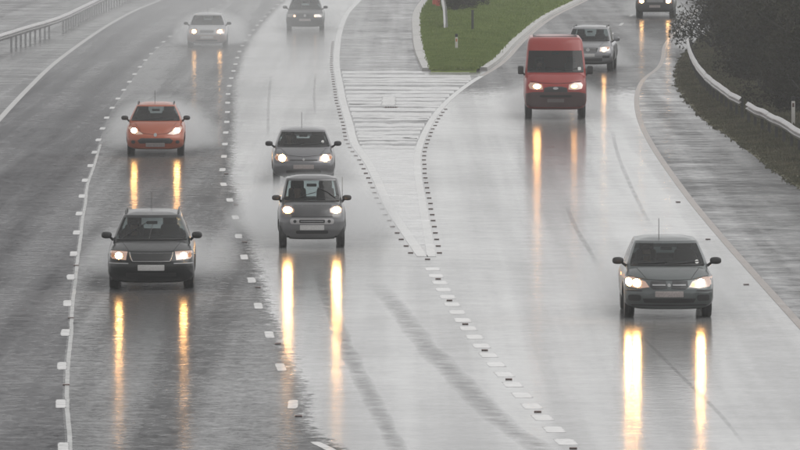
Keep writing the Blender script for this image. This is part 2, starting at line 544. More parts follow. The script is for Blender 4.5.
def stripe(name, fn, y0, y1, width, z, mat, parent=None, step=1.5, off=0.0, rag=0.0, seed=0.0, ends=True):
    """a painted stripe; the attribute 'fade' thins the paint at its sides and ends"""
    n = max(3, int(abs(y1 - y0) / step))
    v, f, fd = [], [], []
    us = (-0.5, -0.3, 0.0, 0.3, 0.5)
    for i in range(n + 1):
        y = y0 + (y1 - y0) * i / n
        x = fn(y) + off
        r1 = rag * mnoise.noise(Vector((seed, y * 0.7, 0)))
        for u in us:
            v.append((x + u * width + r1, y, z))
            fd.append((0.35 if abs(u) > 0.4 else 1.0) * (0.45 if ends and i in (0, n) else 1.0))
    w = len(us)
    for i in range(n):
        for k in range(w - 1):
            f.append((i * w + k, i * w + k + 1, (i + 1) * w + k + 1, (i + 1) * w + k))
    o = mk(name, v, f, mat, parent, False)
    o.data.attributes.new('fade', 'FLOAT', 'POINT').data.foreach_set('value', fd)
    return o


# ------------------------------------------------------------------ ground and road surfaces
const = lambda c: (lambda y: c)
gv, gf = [], []
for i in range(13):
    for k in range(13):
        gv.append((-1500 + 250 * k, -600 + 250 * i, 0))
for i in range(12):
    for k in range(12):
        a = i * 13 + k
        gf.append((a, a + 1, a + 14, a + 13))
tag(mk('ground', gv, gf, M['earth'], None, False), kind='structure')

Y0, Y1 = 40, 620
region('carriageway', lambda y: rail_left(y) - 16, verge_edge, Y0, Y1, 0.004, M['road_pale'], 2.0, cols=2)
region('outer_lane', reserve_edge, outer_line, Y0, Y1, 0.006, M['road_dark'], 2.0, cols=2)
region('middle_lane', outer_line, inner_line, Y0, Y1, 0.006, M['road_middle'], 1.0, jr=lambda y: 0.5, cols=16, fade_r=1.15)
region('central_reserve', rail_left, reserve_edge, Y0, Y1, 0.006, M['road_far'], 2.0)
region('opposite_carriageway', lambda y: rail_left(y) - 14, lambda y: rail_left(y), Y0, Y1, 0.006, M['road_far'], 2.0)
region('hard_shoulder', slip_edge, verge_edge, Y0, Y1, 0.006, M['shoulder'], 0.8, jr=jag(0.12, 0.3, 8.0))
region('hatched_area', nose_left, lambda y: nose_right(y) if y < 296 else min(nose_right(y), kerb_out(y) + 0.05), 231, Y1, 0.006, M['road_mid'], 1.0)
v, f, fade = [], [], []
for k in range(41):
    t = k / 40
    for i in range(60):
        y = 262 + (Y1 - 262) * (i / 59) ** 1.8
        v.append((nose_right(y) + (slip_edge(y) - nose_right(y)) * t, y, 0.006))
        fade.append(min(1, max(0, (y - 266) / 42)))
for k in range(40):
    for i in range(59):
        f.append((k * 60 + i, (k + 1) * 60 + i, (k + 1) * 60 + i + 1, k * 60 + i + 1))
so = tag(mk('slip_road_dark_reflection', v, f, M['slip_reflection'], None, False), kind='structure')  # dark sheet painting the reflection of trees beyond onto the far slip road
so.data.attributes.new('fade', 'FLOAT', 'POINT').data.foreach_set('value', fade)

# drained streaks that traffic leaves on the flooded lanes
def trail_mat(name, col, rough, strength, spec=0.3):
    m, n, l, out = nt(name)
    b = n.new('ShaderNodeBsdfPrincipled')
    b.inputs['Base Color'].default_value = (*col, 1)
    b.inputs['Roughness'].default_value = rough
    b.inputs['Specular IOR Level'].default_value = spec
    at = n.new('ShaderNodeAttribute')
    at.attribute_name = 'fade'
    g = n.new('ShaderNodeNewGeometry')
    f = noise_fac(n, l, g.outputs['Position'], 1.8, 0.34, 0.72, 6.0, 0.8)
    a = mth(n, l, 'MULTIPLY', mth(n, l, 'MULTIPLY', at.outputs['Fac'], f), strength)
    t = n.new('ShaderNodeBsdfTransparent')
    mx = n.new('ShaderNodeMixShader')
    l.new(a, mx.inputs[0])
    l.new(t.outputs[0], mx.inputs[1])
    l.new(b.outputs[0], mx.inputs[2])
    l.new(mx.outputs[0], out.inputs['Surface'])
    return m


M['trail'] = trail_mat('drained_wheel_track', (0.05, 0.05, 0.05), 0.8, 0.40, 0.08)
M['crack'] = trail_mat('sealed_joint', (0.06, 0.06, 0.06), 0.8, 0.3, 0.08)


def trail(name, pts, width, mat, z=0.0062):
    fn = smooth_curve(pts)
    ys = sorted(q[1] for q in pts)
    y0, y1 = ys[0], ys[-1]
    n, c = int((y1 - y0) / 0.5) + 2, 8
    v, f, fade = [], [], []
    for i in range(n + 1):
        t = i / n
        y = y0 + (y1 - y0) * t
        for k in range(c + 1):
            u = k / c * 2 - 1
            w = width * (1 + 0.35 * mnoise.noise(Vector((y * 0.3, width, 0))))
            v.append((fn(y) + u * w + 0.12 * width * mnoise.noise(Vector((y * 0.8, 3, 0))), y, z))
            fade.append(max(0, 1 - u * u) * min(1, 6 * t, 6 * (1 - t)))
    for i in range(n):
        for k in range(c):
            a = i * (c + 1) + k
            f.append((a, a + 1, a + c + 2, a + c + 1))
    o = mk(name, v, f, mat, None, False)
    at = o.data.attributes.new('fade', 'FLOAT', 'POINT')
    at.data.foreach_set('value', fade)
    o['kind'] = 'structure'
    return o


trail('wheel_track', TRAIL_A, 0.25, M['trail'])
trail('wheel_track', TRAIL_B, 0.17, M['trail'])
trail('road_joint', TRAIL_C, 0.07, M['crack'])
trail('road_joint', TRAIL_D, 0.07, M['crack'])
trail('road_joint', TRAIL_E, 0.05, M['crack'])
trail('road_joint', TRAIL_F, 0.06, M['crack'])
trail('road_joint', TRAIL_G, 0.05, M['crack'])

# ------------------------------------------------------------------ painted markings
ZM = 0.0075
def line_root(name):
    o = empty(name)
    o['kind'] = 'structure'
    return o


tag(stripe('reserve_edge_line', reserve_edge, Y0, Y1, 0.2, ZM, M['edge_paint'], rag=0.0), kind='structure')
lane_a = tag(stripe('lane_line', outer_line, Y0, 232, 0.075, ZM, M['thin_paint'], off=0.07, step=1.0, rag=0.012, seed=2), kind='structure')
y = 127.2 - 9 * 8
k = 0
while y < 520:
    stripe('dash', outer_line, y - 0.95, y + 0.95, 0.17, ZM + 0.001, M['white_paint'], lane_a, 0.3, -0.03, 0.02, k)
    y += 9.0
    k += 1
lane_b = line_root('lane_line')
y = 120.1 - 9 * 7
while y < 480:
    stripe('dash', inner_line, y - 0.95, y + 0.95, 0.17, ZM, M['white_paint'], lane_b, 0.3, 0.0, 0.02, k)
    y += 8.75
    k += 1
tag(stripe('nose_edge_line', nose_left, 171, Y1, 0.24, ZM, M['nose_paint']), kind='structure')
tag(stripe('nose_edge_line', nose_right, 171, 296, 0.2, ZM, M['nose_paint']), kind='structure')
tag(stripe('slip_road_edge_line', nose_right, 296.2, Y1, 0.2, ZM, M['tan_paint'], rag=0.0, seed=5), kind='structure')
tag(stripe('hard_shoulder_line', slip_edge, Y0, Y1, 0.17, ZM, M['tan_paint'], rag=0.0, seed=6), kind='structure')
merge = line_root('merge_line')
y = 60.0
while y < 168.5:
    stripe('dash', merge_line, y - 0.6, y + 0.6, 0.30, 0.0055, M['merge_paint'], merge, 0.2, 0.0, 0.01, k)
    y += 2.47
    k += 1
# white bars across the nose, bent a little like worn chevrons, then solid white to the tip
hatch = line_root('nose_hatching')
y = 171.0
nose_v, nose_f = [], []
tip = region('nose_white_area', lambda y: nose_left(y) + 0.12, lambda y: nose_right(y) - 0.1, 176, 228, ZM - 0.001, M['tip_paint'], 1.0, kind=None)
tip.parent = hatch
tip.name = 'painted_tip'
y = 230.0
while y < 301:
    h = random.uniform(1.4, 3.6)
    xa, xb = nose_left(y) + 0.16, nose_right(y) - 0.14
    if y > 292:
        xb = min(xb, 2.6)
    n = 14
    v, f = [], []
    sk = random.uniform(-0.8, 0.8)
    for i in range(n + 1):
        t = i / n
        x = xa + (xb - xa) * t
        yc = y + sk * (t - 0.5) * 2 + 0.5 * mnoise.noise(Vector((t * 5, y, 1)))
        v += [(x, yc - h / 2, ZM - 0.001), (x, yc + h / 2 + 0.6 * mnoise.noise(Vector((t * 9, y, 4))), ZM - 0.001)]
    for i in range(n):
        f.append((2 * i, 2 * i + 2, 2 * i + 3, 2 * i + 1))
    mk('bar', v, f, M['hatch_paint'], hatch, False)
    y += h + random.uniform(0.5, 1.6)
stripe('painted_patch', const(-0.38), 264.6, 273.0, 0.48, ZM + 0.001, M['white_paint'], hatch, 0.5, 0, 0.05)
# far lane arrow and lane mark on the slip road
sl = line_root('slip_lane_line')
slip_mid = lambda y: 0.5 * (nose_right(y) + slip_edge(y)) + 0.4
for yy in (338, 356, 374, 392, 410):
    stripe('dash', slip_mid, yy - 2.5, yy + 2.5, 0.16, ZM, M['edge_paint'], sl, 0.5, 0, 0.04, yy)

# reflective studs
stud_bm = bmesh.new()
bmesh.ops.create_cube(stud_bm, size=1.0)
bmesh.ops.scale(stud_bm, vec=(0.115, 0.15, 0.016), verts=stud_bm.verts)
bmesh.ops.bevel(stud_bm, geom=[e for e in stud_bm.edges], offset=0.006, segments=1, affect='EDGES')
stud_me = bpy.data.meshes.new('road_stud')
stud_bm.to_mesh(stud_me)
stud_bm.free()
stud_me.materials.append(M['stud'])


def studs(fn, ys, off, label, group):
    for yy in ys:
        o = bpy.data.objects.new('road_stud', stud_me)
        C.objects.link(o)
        o.location = (fn(yy) + off + random.uniform(-.01, .01), yy, 0.014)
        tag(o, label, 'road stud', group)


studs(nose_left, np.arange(172.5, 345, 2.85), -0.21, 'dark red stud in the row along the left white line of the painted nose', 'studs left of the nose')
studs(nose_right, np.arange(172.5, 262, 2.85), 0.19, 'dark red stud in the row along the right white line of the painted nose', 'studs right of the nose')
studs(merge_line, np.arange(118.0, 170, 7.42), 0.0, 'dark stud among the broken white merge line dashes', 'studs in the merge line')
studs(inner_line, np.arange(124.5, 215, 17.5), 0.1, 'dark stud by the dashes between the dark lanes and the pale lane', 'studs in the inner lane line')
studs(outer_line, np.arange(131.5, 180, 18.0), 0.05, 'dark stud in the lane line left of the black estate car', 'studs in the outer lane line')
studs(slip_edge, [160.5, 178.2, 196.0], -0.35, 'dark stud beside the hard shoulder line right of the hatchback', 'studs by the hard shoulder line')

# drain cover on the nose
dc = empty('drain_cover', (-0.3, 262.6, 0.006))
tag(dc, 'small rusty drain cover below the white patch on the painted nose', 'drain cover')
bmo('frame', box(0, 0, 0.004, 0.46, 0.7, 0.014, 0.004), M['stud'], dc)
for i in range(5):
    bmo('bar', box(-0.16 + 0.08 * i, 0, 0.016, 0.04, 0.56, 0.012), M['dark_wood_and_shade'], dc, False)

# ------------------------------------------------------------------ island kerbs
kb = empty('kerb')
tag(kb, kind='structure')
y = 302.0
while y < 560:
    ln = 24.0 if y > 320 else 12.0
    v, f = [], []
    n = 8
    for i in range(n + 1):
        yy = y + 0.12 + (ln - 0.24) * i / n
        a, b = kerb_out(yy), kerb_in(yy)
        v += [(a, yy, 0.0), (a + 0.02, yy, 0.12), (b, yy, 0.125), (b + 0.03, yy, 0.0)]
    for i in range(n):
        for q in range(3):
            f.append((4*i+q, 4*i+4+q, 4*i+5+q, 4*i+1+q))
    f.append((0, 1, 2, 3))
    f.append((4*n+3, 4*n+2, 4*n+1, 4*n))
    mk('kerb_slab', v, f, M['concrete'], kb, False)
    y += ln
kb2 = empty('kerb')
tag(kb2, kind='structure')
y = 303.0
while y < 560:
    ln = 6.0
    v, f = [], []
    for i in range(4):
        yy = y + 0.03 + (ln - 0.06) * i / 3
        a = nose_right(yy) - 0.46
        b = nose_right(yy) - 0.16
        v += [(a, yy, 0.0), (a + 0.01, yy, 0.12), (b - 0.02, yy, 0.115), (b, yy, 0.0)]
    for i in range(3):
        for q in range(3):
            f.append((4*i+q, 4*i+4+q, 4*i+5+q, 4*i+1+q))
    f.append((0, 1, 2, 3))
    f.append((15, 14, 13, 12))
    mk('kerbstone', v, f, M['concrete'], kb2, False)
    y += ln

# ------------------------------------------------------------------ island and verge with grass
def island_z(x, y):
    a, b = kerb_in(y), island_right(y)
    t = min(1, max(0, (x - a) / max(0.2, b - a)))
    return 0.11 + 0.25 * math.sin(math.pi * t) * min(1, max(0, (y - 300) / 60)) + 0.04 * mnoise.noise(Vector((x * 0.6, y * 0.2, 0)))


v, f = [], []
ni, nk = 130, 14
for i in range(ni + 1):
    y = 300.6 + (600 - 300.6) * (i / ni) ** 1.3
    a, b = kerb_in(y) + 0.02, island_right(y)
    for k in range(nk + 1):
        x = a + (b - a) * k / nk
        v.append((x, y, island_z(x, y) if i else 0.0))
for i in range(ni):
    for k in range(nk):
        a = i * (nk + 1) + k
        f.append((a, a + 1, a + nk + 2, a + nk + 1))
tag(mk('grass_island', v, f, M['grass']), kind='structure')


def tufts(name, spots, hmin, hmax, mat, label, spread=0.05, blades=5, wid=0.03, hs=None):
    n = len(spots)
    P = np.repeat(np.array(spots, dtype=float), blades, axis=0)
    N = len(P)
    h = rng.uniform(hmin, hmax, N)
    if hs is not None:
        h *= np.repeat(np.array(hs), blades)
    a = rng.uniform(0, 2 * math.pi, N)
    lean = rng.uniform(0.1, 0.6, N) * h
    b = rng.uniform(0, 2 * math.pi, N)
    P[:, 0] += rng.normal(0, spread, N)
    P[:, 1] += rng.normal(0, spread * 2, N)
    w = wid * rng.uniform(0.6, 1.4, N)
    dx, dy = np.cos(a) * w, np.sin(a) * w
    v = np.zeros((N, 3, 3))
    v[:, 0] = P + np.stack([-dx, -dy, np.full(N, -0.02)], 1)
    v[:, 1] = P + np.stack([dx, dy, np.full(N, -0.02)], 1)
    v[:, 2] = P + np.stack([np.cos(b) * lean, np.sin(b) * lean, h], 1)
    me = bpy.data.meshes.new(name)
    me.vertices.add(N * 3)
    me.vertices.foreach_set('co', v.reshape(-1))
    me.loops.add(N * 3)
    me.loops.foreach_set('vertex_index', np.arange(N * 3))
    me.polygons.add(N)
    me.polygons.foreach_set('loop_start', np.arange(0, N * 3, 3))
    me.update()
    me.validate()
    o = link(name, me, mat, None, False)
    tag(o, label, 'grass', kind='stuff')
    return o


sp = []
for _ in range(26000):
    y = 300.8 + 150 * random.random() ** 1.2
    a, b = kerb_in(y) + 0.06, island_right(y) - 0.03
    x = random.uniform(a, b)
    sp.append((x, y, island_z(x, y)))
tufts('grass', sp, 0.04, 0.12, M['grass'], 'short olive green grass covering the traffic island', 0.06, 4, 0.03)


def verge_z(x, y):
    d = x - verge_edge(y)
    return 0.02 + min(1.2, max(0, d) * 0.05) + 0.05 * mnoise.noise(Vector((x * 0.5, y * 0.25, 3))) * min(1, max(0, d))


v, f = [], []
ni, nk = 180, 22
vj = jag(0.10, 0.5, 21.0)
for i in range(ni + 1):
    y = Y0 + (Y1 - Y0) * i / ni
    for k in range(nk + 1):
        x = verge_edge(y) - 0.1 + 26 * (k / nk) ** 2
        v.append((x, y, verge_z(x, y) + (0.0 if k else -0.02)))
for i in range(ni):
    for k in range(nk):
        a = i * (nk + 1) + k
        f.append((a, a + 1, a + nk + 2, a + nk + 1))
tag(mk('verge', v, f, M['verge']), kind='structure')
sp, hsc = [], []
for _ in range(34000):
    y = 150 + 200 * random.random()
    e = verge_edge(y)
    dd = 3.4 * random.random() ** 1.4
    x = e + 0.2 * mnoise.noise(Vector((1, y * 0.35, 2))) + 0.14 * mnoise.noise(Vector((1, y * 1.3, 2))) + dd
    sp.append((x, y, verge_z(x, y)))
    hsc.append(min(1.0, 0.25 + dd * 0.5) * (0.6 + 0.8 * max(0, mnoise.noise(Vector((x * .8, y * .4, 5))))))
tufts('grass', sp, 0.04, 0.22, M['verge'], 'dull brown green rough grass on the verge below the right guard rail', 0.07, 4, 0.035, hsc)

# ------------------------------------------------------------------ guard rails
W_PROF = [(-0.155, 0.0), (-0.14, 0.02), (-0.10, 0.045), (-0.07, 0.08), (-0.045, 0.08), (-0.02, 0.02), (0.0, 0.005), (0.02, 0.02), (0.045, 0.08), (0.07, 0.08), (0.10, 0.045), (0.14, 0.02), (0.155, 0.0)]


def guard_rail(root, fn, y0, y1, zc, side, seg, post_step, bmat, pmat, gaps=(), zfun=None, post_gaps=(), endlow=None):
    y = y0
    while y < y1:
        ye = min(y + seg, y1)
        if not any(a <= y < b for a, b in gaps):
            v, f = [], []
            n, m = 4, len(W_PROF)
            tw = random.uniform(-0.007, 0.007)
            for i in range(n + 1):
                yy = y + 0.015 + (ye - y - 0.03) * i / n
                slope = (fn(yy + 0.5) - fn(yy - 0.5))
                z0 = (zfun(yy) if zfun else 0) + zc + tw
                if endlow and yy < endlow[1]:
                    z0 -= (zc - 0.12) * max(0, 1 - (yy - endlow[0]) / (endlow[1] - endlow[0]))
                for (pz, pd) in W_PROF:
                    v.append((fn(yy) + side * pd, yy - side * pd * slope, z0 + pz))
                for (pz, pd) in W_PROF:
                    v.append((fn(yy) + side * (pd - 0.006), yy - side * (pd - 0.006) * slope, z0 + pz))
            for i in range(n):
                for q in range(m - 1):
                    a = i * 2 * m + q
                    f.append((a, a + 1, a + 2 * m + 1, a + 2 * m))
                    f.append((a + m + 1, a + m, a + 3 * m, a + 3 * m + 1))
                a = i * 2 * m
                f.append((a, a + 2 * m, a + 3 * m, a + m))
                f.append((a + m - 1, a + 2 * m - 1, a + 4 * m - 1, a + 3 * m - 1))
            mk('beam', v, f, bmat, root, True, 50)
        y = ye
    pb = box(0, 0, (zc + 0.1) / 2 - 0.05, 0.09, 0.07, zc + 0.2, 0.006)
    pme = bpy.data.meshes.new('post')
    pb.to_mesh(pme)
    pb.free()
    pme.materials.append(pmat)
    y = y0 + 0.7
    while y < y1:
        if not any(a <= y < b for a, b in post_gaps):
            o = bpy.data.objects.new('post', pme)
            C.objects.link(o)
            o.parent = root
            low = 0
            if endlow and y < endlow[1]:
                low = -(zc - 0.12) * max(0, 1 - (y - endlow[0]) / (endlow[1] - endlow[0]))
            o.location = (fn(y) - side * 0.06, y, (zfun(y) if zfun else 0) + low)
        y += post_step


gl = empty('guard_rail', (0, 0, 0))
tag(gl, 'long grey steel crash barrier on close posts along the central reservation, top left', 'guard rail')
guard_rail(gl, rail_left, 210, 470, 0.62, 1, 4.8, 2.4, M['galv'], M['post_steel'], post_gaps=((322, 331.5), (352.5, 361)))
gr = empty('guard_rail', (0, 0, 0))
tag(gr, 'pale steel crash barrier curving in front of the dark bushes, right', 'guard rail')
guard_rail(gr, rail_right, 150, 322, 0.56, -1, 3.2, 3.2, M['galv'], M['dark_wood_and_shade'], zfun=lambda y: verge_z(rail_right(y), y), gaps=((245.9, 246.1),))  # steel posts coloured dark to paint in the shade under the rail
gi = empty('guard_rail', (0, 0, 0))
tag(gi, 'short white crash barrier ending on the grass island beside the orange posts', 'guard rail')
guard_rail(gi, island_rail, 354.5, 500, 0.58, -1, 4.8, 4.8, M['galv'], M['post_steel'], zfun=lambda y: island_z(island_rail(y), y), endlow=(354.5, 368))


# ------------------------------------------------------------------ posts
def marker_post(loc, h, cap, label, band):
    root = empty('marker_post', loc)
    tag(root, label, 'marker post')
    bmo('post', box(0, 0, (h - 0.16) / 2 - 0.03, 0.11, 0.07, h - 0.1, 0.015), M['white_plastic'], root)
    bmo('cap', box(0, 0, h - 0.085, 0.115, 0.075, 0.13, 0.02), cap, root)
    bmo('reflector', box(0, -0.04, h - 0.28, 0.06, 0.012, 0.12, 0.004), band, root)
    return root


marker_post((2.29, 324.2, island_z(2.29, 324.2)), 0.66, M['black_plastic'], 'white plastic marker post with black cap standing on the grass island', M['amber'])
marker_post((11.95, 243.0, verge_z(11.95, 243.0)), 0.92, M['black_plastic'], 'white marker post standing behind the right guard rail before dark bushes', M['stud'])
dp = empty('timber_post', (3.17, 349.7, island_z(3.17, 349.7)))
tag(dp, 'dark weathered post standing on the grass island right of the marker post', 'post')
bmo('shaft', box(0, 0, 0.42, 0.11, 0.11, 0.92, 0.012), M['dark_wood_and_shade'], dp)
bmo('cap', box(0, 0, 0.885, 0.13, 0.13, 0.03, 0.008), M['dark_wood_and_shade'], dp)


def cylinder_post(loc, label):
    root = empty('traffic_cylinder', loc)
    tag(root, label, 'traffic cylinder', 'orange and white cylinders by the island barrier')
    lathe('base', [(0.0, 0.0), (0.2, 0.0), (0.2, 0.04), (0.1, 0.07), (0.0, 0.07)], M['black_plastic'], root, 14)
    zz = 0.06
    for i, (hh, mt) in enumerate(((0.34, 'orange_plastic'), (0.2, 'white_plastic'), (0.24, 'orange_plastic'), (0.16, 'white_plastic'), (0.1, 'orange_plastic'))):
        lathe('band', [(0.0, zz), (0.11, zz), (0.11, zz + hh - 0.004), (0.0, zz + hh - 0.004)], M[mt], root, 14)
        zz += hh
    lathe('cap', [(0.0, zz), (0.08, zz), (0.06, zz + 0.05), (0.0, zz + 0.06)], M['black_plastic'], root, 12)


cylinder_post((1.75, 405.8, island_z(1.75, 405.8)), 'left of two orange and white traffic cylinders beside the island barrier')
cylinder_post((1.90, 401.4, island_z(1.9, 401.4)), 'right of two orange and white traffic cylinders beside the island barrier')


# ------------------------------------------------------------------ bushes
def bush_meshes(seed, rx, ry, h, nleaf, leaf):
    r = np.random.default_rng(seed)
    # clumps in the crown volume
    nc = 26
    cl = []
    while len(cl) < nc:
        p = r.uniform(-1, 1, 3)
        if 0.25 < np.linalg.norm(p) < 1:
            cl.append((p[0] * rx * 0.85, p[1] * ry * 0.85, h * 0.5 + p[2] * h * 0.45, r.uniform(0.35, 0.75)))
    cl = np.array(cl)
    idx = r.integers(0, nc, nleaf)
    d = r.normal(0, 1, (nleaf, 3))
    d /= np.linalg.norm(d, axis=1)[:, None]
    P = cl[idx, :3] + d * (cl[idx, 3:4] * r.uniform(0.3, 1.15, (nleaf, 1)) ** 0.6)
    P[:, 2] = np.maximum(P[:, 2], 0.03)
    s = leaf * r.uniform(0.5, 1.4, nleaf)
    a = r.normal(0, 1, (nleaf, 3)); a /= np.linalg.norm(a, axis=1)[:, None]
    b = np.cross(a, r.normal(0, 1, (nleaf, 3))); b /= np.linalg.norm(b, axis=1)[:, None]
    v = np.zeros((nleaf, 4, 3))
    v[:, 0] = P - a * s[:, None]
    v[:, 1] = P + b * s[:, None] * 0.5
    v[:, 2] = P + a * s[:, None]
    v[:, 3] = P - b * s[:, None] * 0.5
    me = bpy.data.meshes.new('foliage')
    me.from_pydata(v.reshape(-1, 3).tolist(), [], np.arange(nleaf * 4).reshape(-1, 4).tolist())
    # stems: from the root to each clump with twigs reaching past the leaves
    sv, sf = [], []

    def limb(p, q, r0, r1):
        p, q = Vector(p), Vector(q)
        t = (q - p).normalized()
        u = t.orthogonal().normalized()
        w = t.cross(u)
        base = len(sv)
        for (c, rr) in ((p, r0), (q, r1)):
            for k in range(4):
                an = k * math.pi / 2
                sv.append(tuple(c + u * rr * math.cos(an) + w * rr * math.sin(an)))
        for k in range(4):
            sf.append((base + k, base + (k + 1) % 4, base + 4 + (k + 1) % 4, base + 4 + k))
    for c in cl:
        mid = (c[0] * 0.4 + r.normal(0, .1), c[1] * 0.4, c[2] * 0.5)
        limb((c[0] * 0.06, c[1] * 0.06, -0.1), mid, 0.05, 0.03)
        limb(mid, c[:3], 0.03, 0.015)
        for _ in range(7):
            dd = r.normal(0, 1, 3)
            dd /= np.linalg.norm(dd)
            dd[2] = abs(dd[2]) * 0.6
            limb(c[:3], c[:3] + dd * c[3] * r.uniform(1.0, 1.7), 0.014, 0.005)
    sm = bpy.data.meshes.new('branches')
    sm.from_pydata(sv, [], sf)
    return me, sm


bv = [bush_meshes(1, 1.6, 2.6, 3.6, 11000, 0.065), bush_meshes(2, 1.3, 2.2, 2.8, 14000, 0.045), bush_meshes(3, 2.0, 3.0, 4.6, 15000, 0.07), bush_meshes(4, 0.9, 1.5, 1.5, 5000, 0.05), bush_meshes(5, 1.3, 2.2, 2.8, 2600, 0.035)]
for i, (a, b) in enumerate(bv):
    a.materials.append(M['bush' if i != 1 else 'bush_brown'])
    b.materials.append(M['twig'])


def bush(x, y, var, sc, rz, label, group=None, name='bush'):
    root = empty(name, (x, y, verge_z(x, y) - 0.05), rz)
    root.scale = (sc, sc, sc)
    tag(root, label, 'bush', group)
    for nm, me in zip(('foliage', 'branches'), bv[var]):
        o = bpy.data.objects.new(nm, me)
        C.objects.link(o)
        o.parent = root
    return root


B_ALL = 'dark leafy bush within the dense mass behind the right guard rail'
B_GRP = 'dark bushes behind the right guard rail'
bush(14.6, 352, 4, 1.0, 0.4, 'twiggy dark bush leaning over the edge line behind the far vehicle, top right')
bush(13.2, 331, 3, 1.35, 1.9, 'low dark bush with bare twigs at the top end of the right guard rail')
bush(18.6, 205, 2, 1.0, 2.9, 'large dark bush behind the guard rail at the right picture edge')
k = 0
for (y, d, var, sc) in ((338, 3.4, 2, 1.0), (326, 3.6, 0, 1.1), (317, 2.9, 1, 1.05), (308, 3.8, 2, 1.0), (300, 2.6, 0, 0.9), (291, 3.4, 2, 1.0), (284, 2.7, 1, 1.0), (276, 3.7, 0, 1.15),
                        (268, 2.9, 2, 0.85), (261, 3.4, 0, 1.05), (253, 2.9, 1, 1.1), (246, 3.8, 2, 0.95), (238, 3.2, 0, 1.05), (231, 4.2, 2, 0.95), (224, 3.5, 1, 1.1), (216, 4.2, 0, 1.1),
                        (330, 7.0, 2, 1.2), (300, 7.4, 2, 1.3), (265, 7.6, 2, 1.3), (234, 8.2, 2, 1.2), (362, 5.2, 2, 1.1)):
    x = (rail_right(y) if y < 322 else verge_edge(y)) + d * 0.86 + (0.3 if y > 322 else 0)
    bush(x, y, var, sc, k * 1.7, B_ALL, B_GRP)
    k += 1

for (x, y, s, lab) in ((2.75, 388, 0.62, 'low dark bush behind the island barrier, nearest the orange cylinders'), (3.5, 397, 0.75, 'middle low dark bush on the grass island behind the barrier'), (4.5, 410, 0.8, 'low dark bush on the grass island at the top picture edge, farthest right')):
    b = bush(x, y, 3, s, y, lab, 'low bushes on the island')
    b.location.z = island_z(x, y) - 0.08

# ------------------------------------------------------------------ vehicles
def key(ks, y):
    """smooth interpolation through (y, value) keys"""
    if y <= ks[0][0]:
        return ks[0][1]
    if y >= ks[-1][0]:
        return ks[-1][1]
    for i in range(len(ks) - 1):
        if ks[i][0] <= y <= ks[i + 1][0]:
            break
    def sl(j):
        if j <= 0 or j >= len(ks) - 1:
            j2 = min(max(j, 0), len(ks) - 2) if j <= 0 else len(ks) - 2
            return (ks[j2 + 1][1] - ks[j2][1]) / (ks[j2 + 1][0] - ks[j2][0])
        a = (ks[j][1] - ks[j - 1][1]) / (ks[j][0] - ks[j - 1][0])
        b = (ks[j + 1][1] - ks[j][1]) / (ks[j + 1][0] - ks[j][0])
        return 0 if a * b <= 0 else 2 * a * b / (a + b)
    h = ks[i + 1][0] - ks[i][0]
    t = (y - ks[i][0]) / h
    return ((2*t**3 - 3*t**2 + 1) * ks[i][1] + (t**3 - 2*t**2 + t) * h * sl(i)
            + (-2*t**3 + 3*t**2) * ks[i + 1][1] + (t**3 - t**2) * h * sl(i + 1))


def sstep(a, b, x):
    t = min(1, max(0, (x - a) / (b - a)))
    return t * t * (3 - 2 * t)


